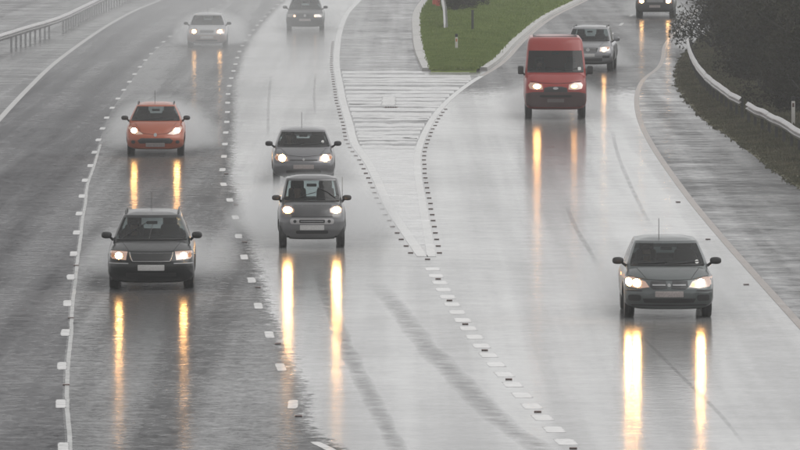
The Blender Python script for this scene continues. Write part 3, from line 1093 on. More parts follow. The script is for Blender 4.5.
def lower_body(S):
    L, W = S['L'], S['W'] / 2
    top, zb = S['top'], S['zb']
    ys = [0, .02, .05, .09, .14, .2, .28, .38, .5, .65, .8, .95, 1.1, 1.25, 1.45, 1.7]
    y = 2.0
    while y < L - .45:
        ys.append(y)
        y += .3
    ys = [q for q in ys if q < L - .3] + [L - .3, L - .2, L - .12, L - .06, L - .02, L]
    N = 56
    n = S.get('sq', 5.0)
    rings = []
    for y in ys:
        zt = key(top, y)
        z0 = key(zb, y)
        w = W * key(((0, S.get('nose_w', .95)), (.35, .985), (.8, 1.0), (L - .7, 1.0), (L, .93)), y)
        e = 1.0
        ef, er = S.get('round', 1.0), 1.0
        for (d, s) in ((0, .88), (.02, .935), (.05, .967), (.09, .985), (.14, .995)):
            if abs(y - d) < 1e-6:
                e = 1 - (1 - s) * ef
            if abs((L - y) - d) < 1e-3:
                e = s
        if L - y < .065 and L - y > 0.055: e = .967
        if L - y < .13 and L - y > .1: e = .99
        zc, hz = (zt + z0) / 2, (zt - z0) / 2
        ring = []
        for k in range(N):
            a = 2 * math.pi * (k + .5) / N
            c, s = math.cos(a), math.sin(a)
            cx = math.copysign(abs(c) ** (2 / n), c)
            cz = math.copysign(abs(s) ** (2 / n), s)
            t = (cz + 1) / 2
            fac = 1 - S.get('tumble', .09) * max(0, (t - .55) / .45) ** 2 - .05 * max(0, (.35 - t) / .35) ** 2
            ring.append(Vector((cx * w * fac * e, y, zc + cz * hz * e)))
        rings.append(ring)
    def cap(ring, zc, sgn):
        out = []
        for s in (.8, .55, .3, .1):
            out.append([Vector((p.x * s, p.y, zc + (p.z - zc) * s)) for p in ring])
        return out
    z0c = sum(p.z for p in rings[0]) / N
    z1c = sum(p.z for p in rings[-1]) / N
    allr = list(reversed(cap(rings[0], z0c, -1))) + rings + cap(rings[-1], z1c, 1)
    plan, lean = S.get('plan', .28), S.get('lean', .14)
    zl0, zl1 = S.get('lean_z', (.5, .78))
    v = []
    for ring in allr:
        for p in ring:
            fall = max(0, 1 - p.y / 1.15) ** 1.4
            y = p.y + plan * (abs(p.x) / W) ** 2.3 * fall
            y += lean * sstep(zl0, zl1, p.z) * max(0, 1 - p.y / .6) ** 1.2
            y += .06 * sstep(.42, .22, p.z) * max(0, 1 - p.y / .4)
            fr = max(0, 1 - (L - p.y) / .8) ** 1.4
            y -= .14 * (abs(p.x) / W) ** 2.3 * fr + .1 * sstep(.6, 1.0, p.z) * fr
            v.append((p.x, y, p.z))
    f = []
    for i in range(len(allr) - 1):
        for k in range(N):
            f.append((i * N + k, i * N + (k + 1) % N, (i + 1) * N + (k + 1) % N, (i + 1) * N + k))
    f.append(tuple(reversed(range(N))))
    f.append(tuple(range((len(allr) - 1) * N, len(allr) * N)))
    return v, [tuple(reversed(q)) for q in f]


def greenhouse(S):
    """rings from belt to roof; returns verts, face lists by role"""
    g = S['cab']
    cowl, wst, rt, rb = g['cowl'], g['ws_top'], g['roof_rear'], g['base_rear']
    z0, z1 = g['z0'], g['z1']
    wb, wr = g['wb'], g['wr']
    gt, gb = g.get('glass_top', .9), g.get('glass_bot', .05)
    fb = g.get('bulge', .17)
    lv = [-.12, gb, gb + (gt - gb) * .25, gb + (gt - gb) * .5, gb + (gt - gb) * .75, gt, gt + (1 - gt) * .5]
    fr = [0, .16, .33, .5, .66, .82, .93]
    sides = g.get('sides', (.06, .46, .5, .86))
    rings = []

    def ring(t, inset=0.0, dz=0.0):
        z = z0 + (z1 - z0) * t + dz
        if t > gt and g.get('upright'):
            tt = gt + (t - gt) * g['upright']
        else:
            tt = t
        yf = cowl + (wst - cowl) * (tt ** g.get('ws_pow', 1.0) if tt > 0 else tt) + inset
        yr = rb + (rt - rb) * max(t, 0) ** 1.15 - inset
        w = wb + (wr - wb) * (max(t, 0) ** 1.25) - inset
        pts = []
        for a in fr:
            x = w * a
            pts.append((x, yf + fb * (x / w) ** 2.2, z))
        yc = yf + fb * .93 ** 2.2
        pts.append((w * .985, yc + .07, z))
        pts.append((w, yc + .17, z))
        ya, yb = yc + .17, yr - .16
        for s in sides:
            pts.append((w * (1 - .035 * s * s), ya + (yb - ya) * s, z))
        pts.append((w * .955, yb, z))
        pts.append((w * .92, yr - .05, z))
        for a in (.84, .55, .28, 0):
            pts.append((w * a, yr + .05 * (1 - a * a) - .03, z))
        full = pts + [(-x, y, zz) for (x, y, zz) in reversed(pts[1:-1])]
        return full, len(pts)
    for t in lv:
        r, n = ring(t)
        rings.append(r)
    h = z1 - z0
    for t, ins, dz in ((gt + (1 - gt) * .8, .012, 0), (1.0, .05, -.012)):
        rings.append(ring(t, ins, dz)[0])
    N = len(rings[0])
    # roof rings
    top = rings[-1]
    cy = sum(p[1] for p in top) / N
    for s, dz in ((.9, .018), (.7, .04), (.4, .055), (.12, .06)):
        rings.append([(p[0] * s, cy + (p[1] - cy) * s, p[2] + dz) for p in top])
    v = [p for r in rings for p in r]
    roles = {'shell': [], 'windscreen': [], 'rear_window': [], 'side': {}}
    nh = n
    for i in range(len(rings) - 1):
        for k in range(N):
            q = (i * N + k, i * N + (k + 1) % N, (i + 1) * N + (k + 1) % N, (i + 1) * N + k)
            kk = k if k < nh - 1 else N - 1 - k        # mirrored half index of the segment
            sd = 1 if k < nh - 1 else -1
            glass = 1 <= i <= 4
            if glass and kk < 6:
                roles['windscreen'].append(q)
            elif glass and kk == 9 and 'f' in g.get('win', 'fr'):
                roles['side'].setdefault(('f', sd), []).append(q)
            elif glass and kk == 11 and 'r' in g.get('win', 'fr'):
                roles['side'].setdefault(('r', sd), []).append(q)
            elif glass and kk >= 15 and g.get('rear_glass', True) and i >= 1:
                roles['rear_window'].append(q)
            else:
                roles['shell'].append(q)
    roles['shell'].append(tuple(range((len(rings) - 1) * N, len(rings) * N)))
    return v, roles


def submesh(name, v, faces, mat, parent, sharp=35):
    used = sorted({i for q in faces for i in q})
    mp = {a: b for b, a in enumerate(used)}
    return mk(name, [v[i] for i in used], [tuple(mp[i] for i in q) for q in faces], mat, parent, True, sharp)


def rr(cx, cz, w, h, r=.02, n=4):
    out = []
    for (sx, sz, a0) in ((1, 1, 0), (-1, 1, 90), (-1, -1, 180), (1, -1, 270)):
        for i in range(n):
            a = R(a0 + 90 * i / (n - 1))
            out.append((cx + sx * (w / 2 - r) + r * math.cos(a), cz + sz * (h / 2 - r) + r * math.sin(a)))
    return out


def ell(cx, cz, a, b, n=16):
    return [(cx + a * math.cos(2 * math.pi * k / n), cz + b * math.sin(2 * math.pi * k / n)) for k in range(n)]


def mir(poly):
    return [(-x, z) for (x, z) in reversed(poly)]


def front_y(bvh, x, z, default):
    for dx, dz in ((0, 0), (-.02 * (1 if x > 0 else -1), 0), (-.05 * (1 if x > 0 else -1), 0), (0, .03), (0, -.03)):
        h = bvh.ray_cast(Vector((x + dx, -4, z + dz)), Vector((0, 1, 0)))
        if h[0] is not None:
            return h[0].y
    return default


def patch(name, bvh, poly, mat, parent, off=.008, thick=.03, res=.07, flat=False):
    """a panel with the outline poly (x, z), laid on the front of the body and given thickness"""
    bm = bmesh.new()
    vs = [bm.verts.new((x, 0, z)) for x, z in poly]
    bm.faces.new(vs)
    bmesh.ops.triangulate(bm, faces=bm.faces[:])
    for _ in range(4):
        es = [e for e in bm.edges if e.calc_length() > res]
        if not es:
            break
        bmesh.ops.subdivide_edges(bm, edges=es, cuts=1)
        bmesh.ops.triangulate(bm, faces=bm.faces[:])
    ys = [front_y(bvh, p.co.x, p.co.z, None) for p in bm.verts]
    good = [q for q in ys if q is not None]
    dflt = sum(good) / len(good) if good else 0.0
    if flat:
        m = min(good) if good else 0
        ys = [m] * len(ys)
    for p, q in zip(bm.verts, ys):
        p.co.y = (q if q is not None else dflt) - off
    bm.normal_update()
    if sum(fc.normal.y * fc.calc_area() for fc in bm.faces) > 0:
        bmesh.ops.reverse_faces(bm, faces=bm.faces[:])
    ext = bmesh.ops.extrude_edge_only(bm, edges=[e for e in bm.edges if e.is_boundary])
    for g in ext['geom']:
        if isinstance(g, bmesh.types.BMVert):
            g.co.y += thick
    bm.normal_update()
    return bmo(name, bm, mat, parent, True, 40)


def on_surface(name, bvh, pts, r, mat, parent, off=.012, n=5, sub=6):
    out = []
    for i in range(len(pts) - 1):
        for k in range(sub):
            t = k / sub
            x = pts[i][0] + (pts[i + 1][0] - pts[i][0]) * t
            z = pts[i][1] + (pts[i + 1][1] - pts[i][1]) * t
            out.append((x, z))
    out.append(pts[-1])
    v = []
    last = None
    for x, z in out:
        y = front_y(bvh, x, z, last)
        if y is None:
            continue
        last = y
        v.append((x, y - off, z))
    if len(v) < 2:
        return None
    return tube(name, v, r, mat, parent, n)


wheel_cache = {}
def wheel(parent, x, y, r, wd):
    k = (r, wd)
    if k not in wheel_cache:
        t = lathe('tyre', [(r * .66, -wd * .46), (r * .8, -wd * .5), (r * .95, -wd * .47), (r, -wd * .36), (r, -wd * .12), (r * .985, -wd * .1), (r * .985, wd * .1), (r, wd * .12), (r, wd * .36), (r * .95, wd * .47), (r * .8, wd * .5), (r * .66, wd * .46)], M['tyre'], None, 24, 'x')
        m = lathe('wheel', [(0.0, -wd * .3), (r * .18, -wd * .32), (r * .22, -wd * .2), (r * .5, -wd * .16), (r * .6, -wd * .42), (r * .67, -wd * .46), (r * .67, wd * .46), (r * .6, wd * .42), (r * .5, wd * .16), (r * .22, wd * .2), (r * .18, wd * .32), (0.0, wd * .3)], M['rim'], None, 20, 'x')
        wheel_cache[k] = (m.data, t.data)
        bpy.data.objects.remove(m)
        bpy.data.objects.remove(t)
    a, b = wheel_cache[k]
    w = bpy.data.objects.new('wheel', a)
    C.objects.link(w)
    w.parent = parent
    w.location = (x, y, r)
    t = bpy.data.objects.new('tyre', b)
    C.objects.link(t)
    t.parent = w


seat_cache = {}
def seat(parent, x, y, z, s=1.0, mat='cabin'):
    if not seat_cache:
        bm = box(0, 0, .25, .46, .14, .68, .06)
        for v_ in bm.verts:
            v_.co.x *= 1 - .18 * max(0, (v_.co.z - .25) / .3)
            v_.co.y += .22 * max(0, v_.co.z)
        m = bmo('seat', bm, M['cabin'])
        hr = box(0, .15, .66, .29, .1, .2, .048)
        h = bmo('headrest', hr, M['cabin'])
        seat_cache['a'] = (m.data, h.data)
        bpy.data.objects.remove(m)
        bpy.data.objects.remove(h)
    a, b = seat_cache['a']
    o = bpy.data.objects.new('seat', a)
    C.objects.link(o)
    o.parent = parent
    o.location = (x, y, z)
    h = bpy.data.objects.new('headrest', b)
    C.objects.link(h)
    h.parent = o
    return o


person_cache = {}
def person(loc, rz, label, cloth='cloth_dark'):
    """a seated driver, hands on the wheel; origin at the hips, facing -y"""
    if 'body' not in person_cache:
        J = {'hip': (0, 0, 0, .15), 'waist': (0, .03, .18, .135), 'chest': (0, .05, .38, .16), 'neck0': (0, .04, .53, .07), 'neck1': (0, .02, .6, .058),
             'jaw': (0, -.015, .665, .072), 'head': (0, .0, .745, .098), 'crown': (0, .01, .82, .062)}
        E_ = [('hip', 'waist'), ('waist', 'chest'), ('chest', 'neck0'), ('neck0', 'neck1'), ('neck1', 'jaw'), ('jaw', 'head'), ('head', 'crown')]
        for s in (1, -1):
            n = 'r' if s > 0 else 'l'
            J.update({n + 'sh': (s * .19, .04, .47, .075), n + 'el': (s * .27, -.12, .24, .05), n + 'wr': (s * .17, -.36, .33, .032), n + 'hd': (s * .15, -.43, .36, .038),
                      n + 'hp': (s * .1, -.02, -.02, .1), n + 'kn': (s * .15, -.44, .06, .068), n + 'an': (s * .13, -.72, -.25, .045), n + 'toe': (s * .13, -.86, -.24, .035)})
            E_ += [('chest', n + 'sh'), (n + 'sh', n + 'el'), (n + 'el', n + 'wr'), (n + 'wr', n + 'hd'), ('hip', n + 'hp'), (n + 'hp', n + 'kn'), (n + 'kn', n + 'an'), (n + 'an', n + 'toe')]
        names = list(J)
        me = bpy.data.meshes.new('person')
        me.from_pydata([J[k][:3] for k in names], [(names.index(a), names.index(b)) for a, b in E_], [])
        o = bpy.data.objects.new('person', me)
        C.objects.link(o)
        sk = o.modifiers.new('skin', 'SKIN')
        sk.use_smooth_shade = True
        if not me.skin_vertices:
            bpy.context.view_layer.objects.active = o
        for i, k in enumerate(names):
            d = me.skin_vertices[0].data[i]
            d.radius = (J[k][3], J[k][3] * (.8 if k in ('chest', 'waist') else 1))
            d.use_root = (k == 'hip')
        sb = o.modifiers.new('sub', 'SUBSURF')
        sb.levels = sb.render_levels = 2
        dg = bpy.context.evaluated_depsgraph_get()
        ev = bpy.data.meshes.new_from_object(o.evaluated_get(dg))
        bpy.data.objects.remove(o)
        ev.materials.clear()
        ev.materials.append(M['cloth_dark'])
        ev.materials.append(M['skin'])
        for p in ev.polygons:
            c = p.center
            p.use_smooth = True
            p.material_index = 1 if (c.z > .56 or (c.y < -.36 and c.z > .2)) else 0
        person_cache['body'] = ev
        v, f = [], []
        n = 14
        for i in range(7):
            a = math.pi / 2 * (1 - i / 6 * 1.15)
            for k in range(n):
                c = 2 * math.pi * k / n
                rr_ = .108 * math.cos(a)
                cut = -.045 if math.sin(c) < -.3 and i >= 4 else 0
                v.append((rr_ * math.cos(c), rr_ * math.sin(c) * 1.08 + .012, .765 + .105 * math.sin(a) - cut))
        for i in range(6):
            for k in range(n):
                f.append((i * n + k, (i + 1) * n + k, (i + 1) * n + (k + 1) % n, i * n + (k + 1) % n))
        h = mk('hair', v, f, M['hair'])
        person_cache['hair'] = h.data
        bpy.data.objects.remove(h)
    o = bpy.data.objects.new('person', person_cache['body'])
    C.objects.link(o)
    h = bpy.data.objects.new('hair', person_cache['hair'])
    C.objects.link(h)
    h.parent = o
    o.location = loc
    o.rotation_euler = (0, 0, rz)
    tag(o, label, 'person')
    return o


def build_car(S):
    root = empty(S['name'], (S['x'], S['y'] - S['axle'], 0), S.get('rz', 0))
    tag(root, S['label'], S['cat'])
    pm = S['paint']
    W, L = S['W'] / 2, S['L']
    v, f = lower_body(S)
    # body with wheel arches cut out
    me = bpy.data.meshes.new('body')
    me.from_pydata(v, [], f)
    me.materials.append(pm)
    me.materials.append(M['well'])
    body = bpy.data.objects.new('body', me)
    C.objects.link(body)
    cutters = []
    r = S['r']
    for ay in (S['axle'], S['axle'] + S['wb']):
        for s in (1, -1):
            bm = bmesh.new()
            bmesh.ops.create_cone(bm, cap_ends=True, segments=28, radius1=r + .055, radius2=r + .055, depth=.5)
            bmesh.ops.rotate(bm, matrix=Matrix.Rotation(math.pi / 2, 3, 'Y'), verts=bm.verts)
            bmesh.ops.translate(bm, vec=(s * (W + .25 - S['ww'] - .09), ay, r + .01), verts=bm.verts)
            cm = bpy.data.meshes.new('cut')
            bm.to_mesh(cm)
            bm.free()
            cm.materials.append(M['well'])
            co = bpy.data.objects.new('cut', cm)
            C.objects.link(co)
            cutters.append(co)
            md = body.modifiers.new('b', 'BOOLEAN')
            md.operation = 'DIFFERENCE'
            md.object = co
            md.solver = 'EXACT'
            md.material_mode = 'TRANSFER'
    dg = bpy.context.evaluated_depsgraph_get()
    nm = bpy.data.meshes.new_from_object(body.evaluated_get(dg))
    body.modifiers.clear()
    body.data = nm
    nm.name = 'body'
    for c in cutters:
        bpy.data.objects.remove(c)
    nm.polygons.foreach_set('use_smooth', [True] * len(nm.polygons))
    nm.set_sharp_from_angle(angle=R(38))
    body.parent = root
    bvh = BVHTree.FromPolygons([Vector(p) for p in v], f)
    # cabin
    gv, roles = greenhouse(S)
    submesh('roof', gv, roles['shell'], S.get('roof_paint', pm), root)
    ws = submesh('windscreen', gv, roles['windscreen'], M[S.get('ws_glass', 'glass')], root)
    if roles['rear_window']:
        submesh('rear_window', gv, roles['rear_window'], M['glass_rear'], root)
    for q in roles['side'].values():
        submesh('side_window', gv, q, M['glass_dark'], root)
    gf = [q for k in ('shell', 'windscreen') for q in roles[k]]
    gbvh = BVHTree.FromPolygons([Vector(p) for p in gv], gf)
    g = S['cab']
    # black band round the windscreen
    tb = g.get('glass_bot', .05)
    on_surface('windscreen_seal', gbvh, [(-g['wb'] * .9, g['z0'] + .05 * (g['z1'] - g['z0'])), (0, g['z0'] + .05 * (g['z1'] - g['z0'])), (g['wb'] * .9, g['z0'] + .05 * (g['z1'] - g['z0']))], .018, M['trim'], root, 0.004)
    # cabin inside
    zd = g['z0']
    bmo('dashboard', box(0, g['cowl'] + .62, zd + .0, g['wb'] * 1.7, .5, .12, .05), M['cabin'], root)
    bmo('cabin_trim', box(0, (g['cowl'] + .85 + g['base_rear'] - .1) / 2, zd + .03, g['wb'] * 1.74, g['base_rear'] - g['cowl'] - 1.1, .05, .01), M['cabin'], root)
    ys = S.get('seat_y', g['cowl'] + 1.35)
    sx = S.get('seat_x', .36)
    for s in (-1, 1):
        seat(root, s * sx, ys, S.get('seat_z', zd - .32))
    if S.get('rear_seat'):
        bmo('rear_bench', box(0, S['rear_seat'], zd + .02, g['wb'] * 1.6, .14, .28, .05), M['cabin'], root)
    lathe_w = lathe('steering_wheel', [(.17 + .016 * math.cos(a), .016 * math.sin(a)) for a in [2 * math.pi * k / 8 for k in range(9)]], M['trim'], root, 18)
    lathe_w.location = (-sx, g['cowl'] + .85, zd + .03)
    lathe_w.rotation_euler = (R(62), 0, 0)
    zt_g = g['z0'] + (g['z1'] - g['z0']) * g.get('glass_top', .9)
    bmo('rear_view_mirror', box(0, g['ws_top'] + .0, zt_g - .1, .22, .04, .065, .015), M['trim'], root)
    # mirrors
    mw, mh, mx, mz, my = S['mirror']
    for s in (-1, 1):
        bm = bmesh.new()
        bmesh.ops.create_uvsphere(bm, u_segments=14, v_segments=9, radius=1)
        for p in bm.verts:
            for ax in range(3):
                p.co[ax] = math.copysign(abs(p.co[ax]) ** S.get('mirror_sq', .75), p.co[ax])
        bmesh.ops.scale(bm, vec=(mw / 2, .075, mh / 2), verts=bm.verts)
        bmesh.ops.translate(bm, vec=(s * mx, my, mz), verts=bm.verts)
        mo = bmo('side_mirror', bm, S.get('mirror_mat', M['trim']), root, True, 60)
        tube('mirror_arm', [(s * (mx - mw * .3), my + .01, mz - mh * .25), (s * (g['wb'] - .0), my + .05, mz - mh * .5 - .03)], .022, M['trim'], mo, 6, .03)
    # wheels
    for ay in (S['axle'], S['axle'] + S['wb']):
        for s in (1, -1):
            wheel(root, s * (W - S['ww'] / 2 - .035), ay, r, S['ww'])
    # front
    for fe in S['front']:
        nm_, poly, mt = fe[0], fe[1], fe[2]
        opt = fe[3] if len(fe) > 3 else {}
        kids = opt.get('kids', [])
        both = opt.get('both', False)
        for s in ((1, -1) if both else (1,)):
            pl = poly if s == 1 else mir(poly)
            on = gbvh if opt.get('cab') else bvh
            o = patch(nm_, on, pl, mt, root, opt.get('off', .008), opt.get('thick', .03), opt.get('res', .07))
            for kd in kids:
                if len(kd) > 4 and kd[4] and kd[4] != s:
                    continue
                patch(kd[0], on, kd[1] if s == 1 else mir(kd[1]), kd[2], o, kd[3] if len(kd) > 3 else .016, .012)
    for sm in S.get('seams', []):
        on_surface(sm[0], gbvh if len(sm) > 4 and sm[4] else bvh, sm[1], sm[2], sm[3], root, sm[5] if len(sm) > 5 else .002)
    # wipers rest or sweep on the glass
    for w in S.get('wipers', []):
        z0w, z1w = g['z0'], g['z1']
        o = on_surface('wiper', gbvh, w, .008, M['trim'], root, .016, 5, 5)
    if 'rails' in S:
        for s in (-1, 1):
            y0r, y1r, xr, zr = S['rails']
            tube('roof_rail', [(s * xr, y0r, zr - .02), (s * xr, y0r + .12, zr + .03), (s * (xr + .005), (y0r + y1r) / 2, zr + .04), (s * xr, y1r - .12, zr + .03), (s * xr, y1r, zr - .02)], .02, M['trim'], root, 6)
    if 'aerial' in S:
        ax, ay, az, ah, tilt = S['aerial']
        a = tube('aerial', [(ax, ay, az - .03), (ax, ay + tilt * ah, az + ah * .85)], .007, M['trim'], root, 5, .005)
    for e in S.get('extra', []):
        e(root, bvh, gbvh, S)
    if S.get('driver'):
        sd_ = Vector((-sx, ys - .18, S.get('seat_z', zd - .32) + S.get('driver_z', -.19)))
        wp = Matrix.Rotation(S.get('rz', 0), 4, 'Z') @ sd_ + root.location
        person(wp, S.get('rz', 0), S['driver'])
    return root


P_BLACK = paint('black_paint', (0.008, 0.009, 0.0095), 0.2, 0.12)
P_GREYGREEN = paint('silver_green_paint', (0.115, 0.127, 0.128), 0.55)
P_SILVER = paint('silver_paint', (0.17, 0.17, 0.175), 0.55)
P_DKGREY = paint('dark_grey_panel', (0.07, 0.07, 0.072), 0.4)
P_CLIO = paint('grey_silver_paint', (0.16, 0.16, 0.168), 0.55)
P_RED = paint('orange_red_paint', (0.33, 0.075, 0.03), 0.1, 0.2)
P_VAN = paint('red_van_paint', (0.28, 0.024, 0.018), 0.05, 0.12)
P_WHITE = paint('white_paint_car', (0.36, 0.36, 0.37), 0.05, 0.5)
P_DARK = paint('charcoal_paint', (0.03, 0.03, 0.033), 0.3)
P_SUV = paint('light_silver_paint', (0.24, 0.24, 0.25), 0.5)
P_SUV2 = paint('dark_green_grey_paint', (0.022, 0.023, 0.024), 0.2)
T, CH, LN = M['trim'], M['badge'], M['lens_glow']
HD, HF = M['head'], M['head_far']


def slope_at(fn, y):
    return -math.atan((fn(y + 5) - fn(y - 5)) / 10)


def slats(name, xs0, xs1, zs, th, mat):
    return [(name, rr((xs0 + xs1) / 2, z, xs1 - xs0, th, th * .45, 3), mat, .014) for z in zs]


cars = []
# 1 black estate
cars.append(dict(name='estate_car', label='black estate car with roof rails and lit headlights in the dark middle lane', cat='car',
    x=-4.94, y=159.4, axle=.9, wb=2.7, L=4.68, W=1.75, r=.315, ww=.2, paint=P_BLACK, rz=slope_at(outer_line, 160) * .6,
    top=((0, .62), (.12, .73), (.5, .83), (1.15, .94), (1.6, .95), (3.6, .97), (4.68, .93)), zb=((0, .15), (.5, .14), (3.8, .17), (4.68, .34)),
    plan=.32, lean=.16,
    cab=dict(cowl=1.12, ws_top=1.9, roof_rear=4.15, base_rear=4.55, z0=.93, z1=1.43, wb=.775, wr=.565, glass_top=.86),
    mirror=(.21, .14, .905, 1.03, 1.52), rear_seat=3.0, seat_y=2.35, driver='driver in dark clothing seated behind the windscreen of the black estate car',
    front=[
        ('headlight', [(.50, .60), (.78, .62), (.84, .70), (.80, .765), (.62, .77), (.47, .76)], LN, dict(both=True, kids=[('lamp', ell(.645, .68, .068, .058), HD, .016), ('indicator', ell(.77, .69, .03, .045), M['amber'], .014)])),
        ('grille', [(-.36, .575), (.36, .575), (.43, .74), (-.43, .74)], T, dict(kids=[('slat', rr(0, .61 + .034 * k, .70 + .03 * k, .010, .004, 3), M['well'], .014) for k in range(4)])),
        ('bumper', [(-.80, .20), (.80, .20), (.85, .36), (.85, .545), (-.85, .545), (-.85, .36)], P_BLACK, dict(off=.022, thick=.06, kids=[('number_plate', rr(0, .455, .53, .115, .012), M['plate'], .045), ('lower_grille', rr(0, .315, 1.0, .075, .02), T, .03)])),
        ('bumper_strip', [(.45, .527), (.84, .527), (.84, .547), (.45, .547)], M['galv_dull'], dict(both=True, off=.03)),
    ],
    seams=[('grille_surround', [(-.43, .745), (-.41, .66), (-.37, .575), (.37, .575), (.41, .66), (.43, .745)], .011, CH, 0, .014), ('bonnet_seam', [(-.8, .775), (-.45, .765), (0, .755), (.45, .765), (.8, .775)], .006, M['well'])],
    wipers=[[(-.6, .98), (-.3, 1.16), (-.1, 1.28)], [(-.05, .97), (-.02, 1.1), (.02, 1.25)]],
    rails=(2.15, 4.1, .53, 1.43), aerial=(-.03, 3.9, 1.46, .38, .25)))
# 2 small two seater
cars.append(dict(name='microcar', label='tiny two seat silver grey city car in front of the grey hatchback', cat='car',
    x=-1.92, y=174.9, axle=.42, wb=1.81, L=2.5, W=1.5, r=.28, ww=.165, paint=P_SILVER, rz=slope_at(inner_line, 175) * .6,
    top=((0, .70), (.08, .82), (.3, .93), (.62, 1.01), (1.0, 1.02), (2.2, 1.03), (2.5, 1.0)), zb=((0, .2), (.4, .18), (2.2, .2), (2.5, .3)),
    plan=.22, lean=.1, lean_z=(.6, .9), roof_paint=paint('microcar_grey_shell', (0.12, 0.12, 0.123), .5),
    cab=dict(cowl=.52, ws_top=1.02, roof_rear=2.2, base_rear=2.45, z0=.98, z1=1.5, wb=.665, wr=.56, glass_top=.88, bulge=.14, sides=(.06, .6, .66, .9), win='f'),
    mirror=(.2, .12, .775, 1.07, .85), seat_y=1.6, seat_x=.31, driver='driver in dark clothing seated behind the windscreen of the tiny two seat car', ws_glass='glass',
    front=[
        ('bonnet_panel', [(-.44, .70), (.44, .70), (.47, .80), (.42, .94), (-.42, .94), (-.47, .80)], P_DKGREY, dict(off=.006)),
        ('headlight', [(.40, .78), (.52, .745), (.64, .77), (.67, .85), (.60, .92), (.46, .91), (.39, .85)], LN, dict(both=True, kids=[('lamp', ell(.535, .83, .095, .06), HD, .018)])),
        ('bumper', [(-.68, .27), (.68, .27), (.73, .40), (.725, .60), (.68, .67), (-.68, .67), (-.725, .60), (-.73, .40)], P_SILVER, dict(off=.02, thick=.05, kids=[
            ('grille_surround', rr(0, .59, .96, .125, .05), M['galv'], .032), ('number_plate', rr(0, .455, .53, .11, .012), M['plate'], .04), ('lower_grille', rr(0, .355, .7, .07, .025), T, .03)])),
        ('grille', rr(0, .592, .56, .075, .02), T, dict(off=.045, kids=[('slat', rr(0, .592, .5, .014, .005, 3), M['galv_dull'], .05)])),
        ('fog_lamp', ell(.375, .59, .036, .036, 12), T, dict(both=True, off=.045)),
    ],
    seams=[('bonnet_seam', [(-.45, .69), (0, .685), (.45, .69)], .006, M['well'])],
    wipers=[[(-.28, 1.08), (-.1, 1.15), (.1, 1.2)], [(.52, 1.07), (.35, 1.2), (.12, 1.3)]],
    aerial=(.67, .75, 1.0, .62, .1)))
# 3 grey hatchback behind it
cars.append(dict(name='hatchback_car', label='grey silver hatchback with round lit headlights driving right behind the tiny car', cat='car',
    x=-2.48, y=206.6, axle=.8, wb=2.47, L=3.8, W=1.64, r=.29, ww=.18, paint=P_CLIO, rz=slope_at(inner_line, 207) * .6,
    top=((0, .60), (.12, .72), (.5, .84), (.95, .94), (1.5, .95), (3.2, .98), (3.8, .95)), zb=((0, .2), (.5, .18), (3.2, .2), (3.8, .34)), plan=.32, lean=.18,
    cab=dict(cowl=.88, ws_top=1.62, roof_rear=3.35, base_rear=3.75, z0=.93, z1=1.36, wb=.74, wr=.57, glass_top=.86),
    mirror=(.2, .13, .89, 1.01, 1.25), rear_seat=2.7, seat_y=2.0, driver='driver seated behind the windscreen of the grey silver hatchback',
    front=[
        ('headlight', [(.40, .60), (.56, .575), (.70, .61), (.75, .69), (.70, .77), (.56, .77), (.42, .71)], LN, dict(both=True, kids=[('lamp', ell(.555, .675, .088, .08), HD, .018), ('indicator', ell(.70, .68, .025, .04), M['amber'], .014)])),
        ('grille', rr(0, .625, .72, .03, .012), T, dict(kids=[('badge', [(0, .595), (.035, .64), (0, .685), (-.035, .64)], CH, .02)])),
        ('bumper', [(-.76, .26), (.76, .26), (.80, .40), (.79, .55), (-.79, .55), (-.80, .40)], P_CLIO, dict(off=.02, thick=.05, kids=[('number_plate', rr(0, .455, .53, .11, .012), M['plate_dull'], .04), ('lower_grille', rr(0, .32, .9, .08, .03), T, .03)])),
    ],
    seams=[('bonnet_seam', [(-.7, .785), (-.4, .74), (0, .70), (.4, .74), (.7, .785)], .006, M['well'])],
    wipers=[[(-.55, .98), (-.2, 1.0), (.02, 1.04)], [(-.05, .98), (.3, 1.0), (.52, 1.05)]], aerial=(-.04, 1.85, 1.42, .45, -.1),
    extra=[lambda root, b, g, S: patch('tax_disc', g, rr(.5, 1.06, .07, .07, .03), M['sticker'], root, .004, .002)]))
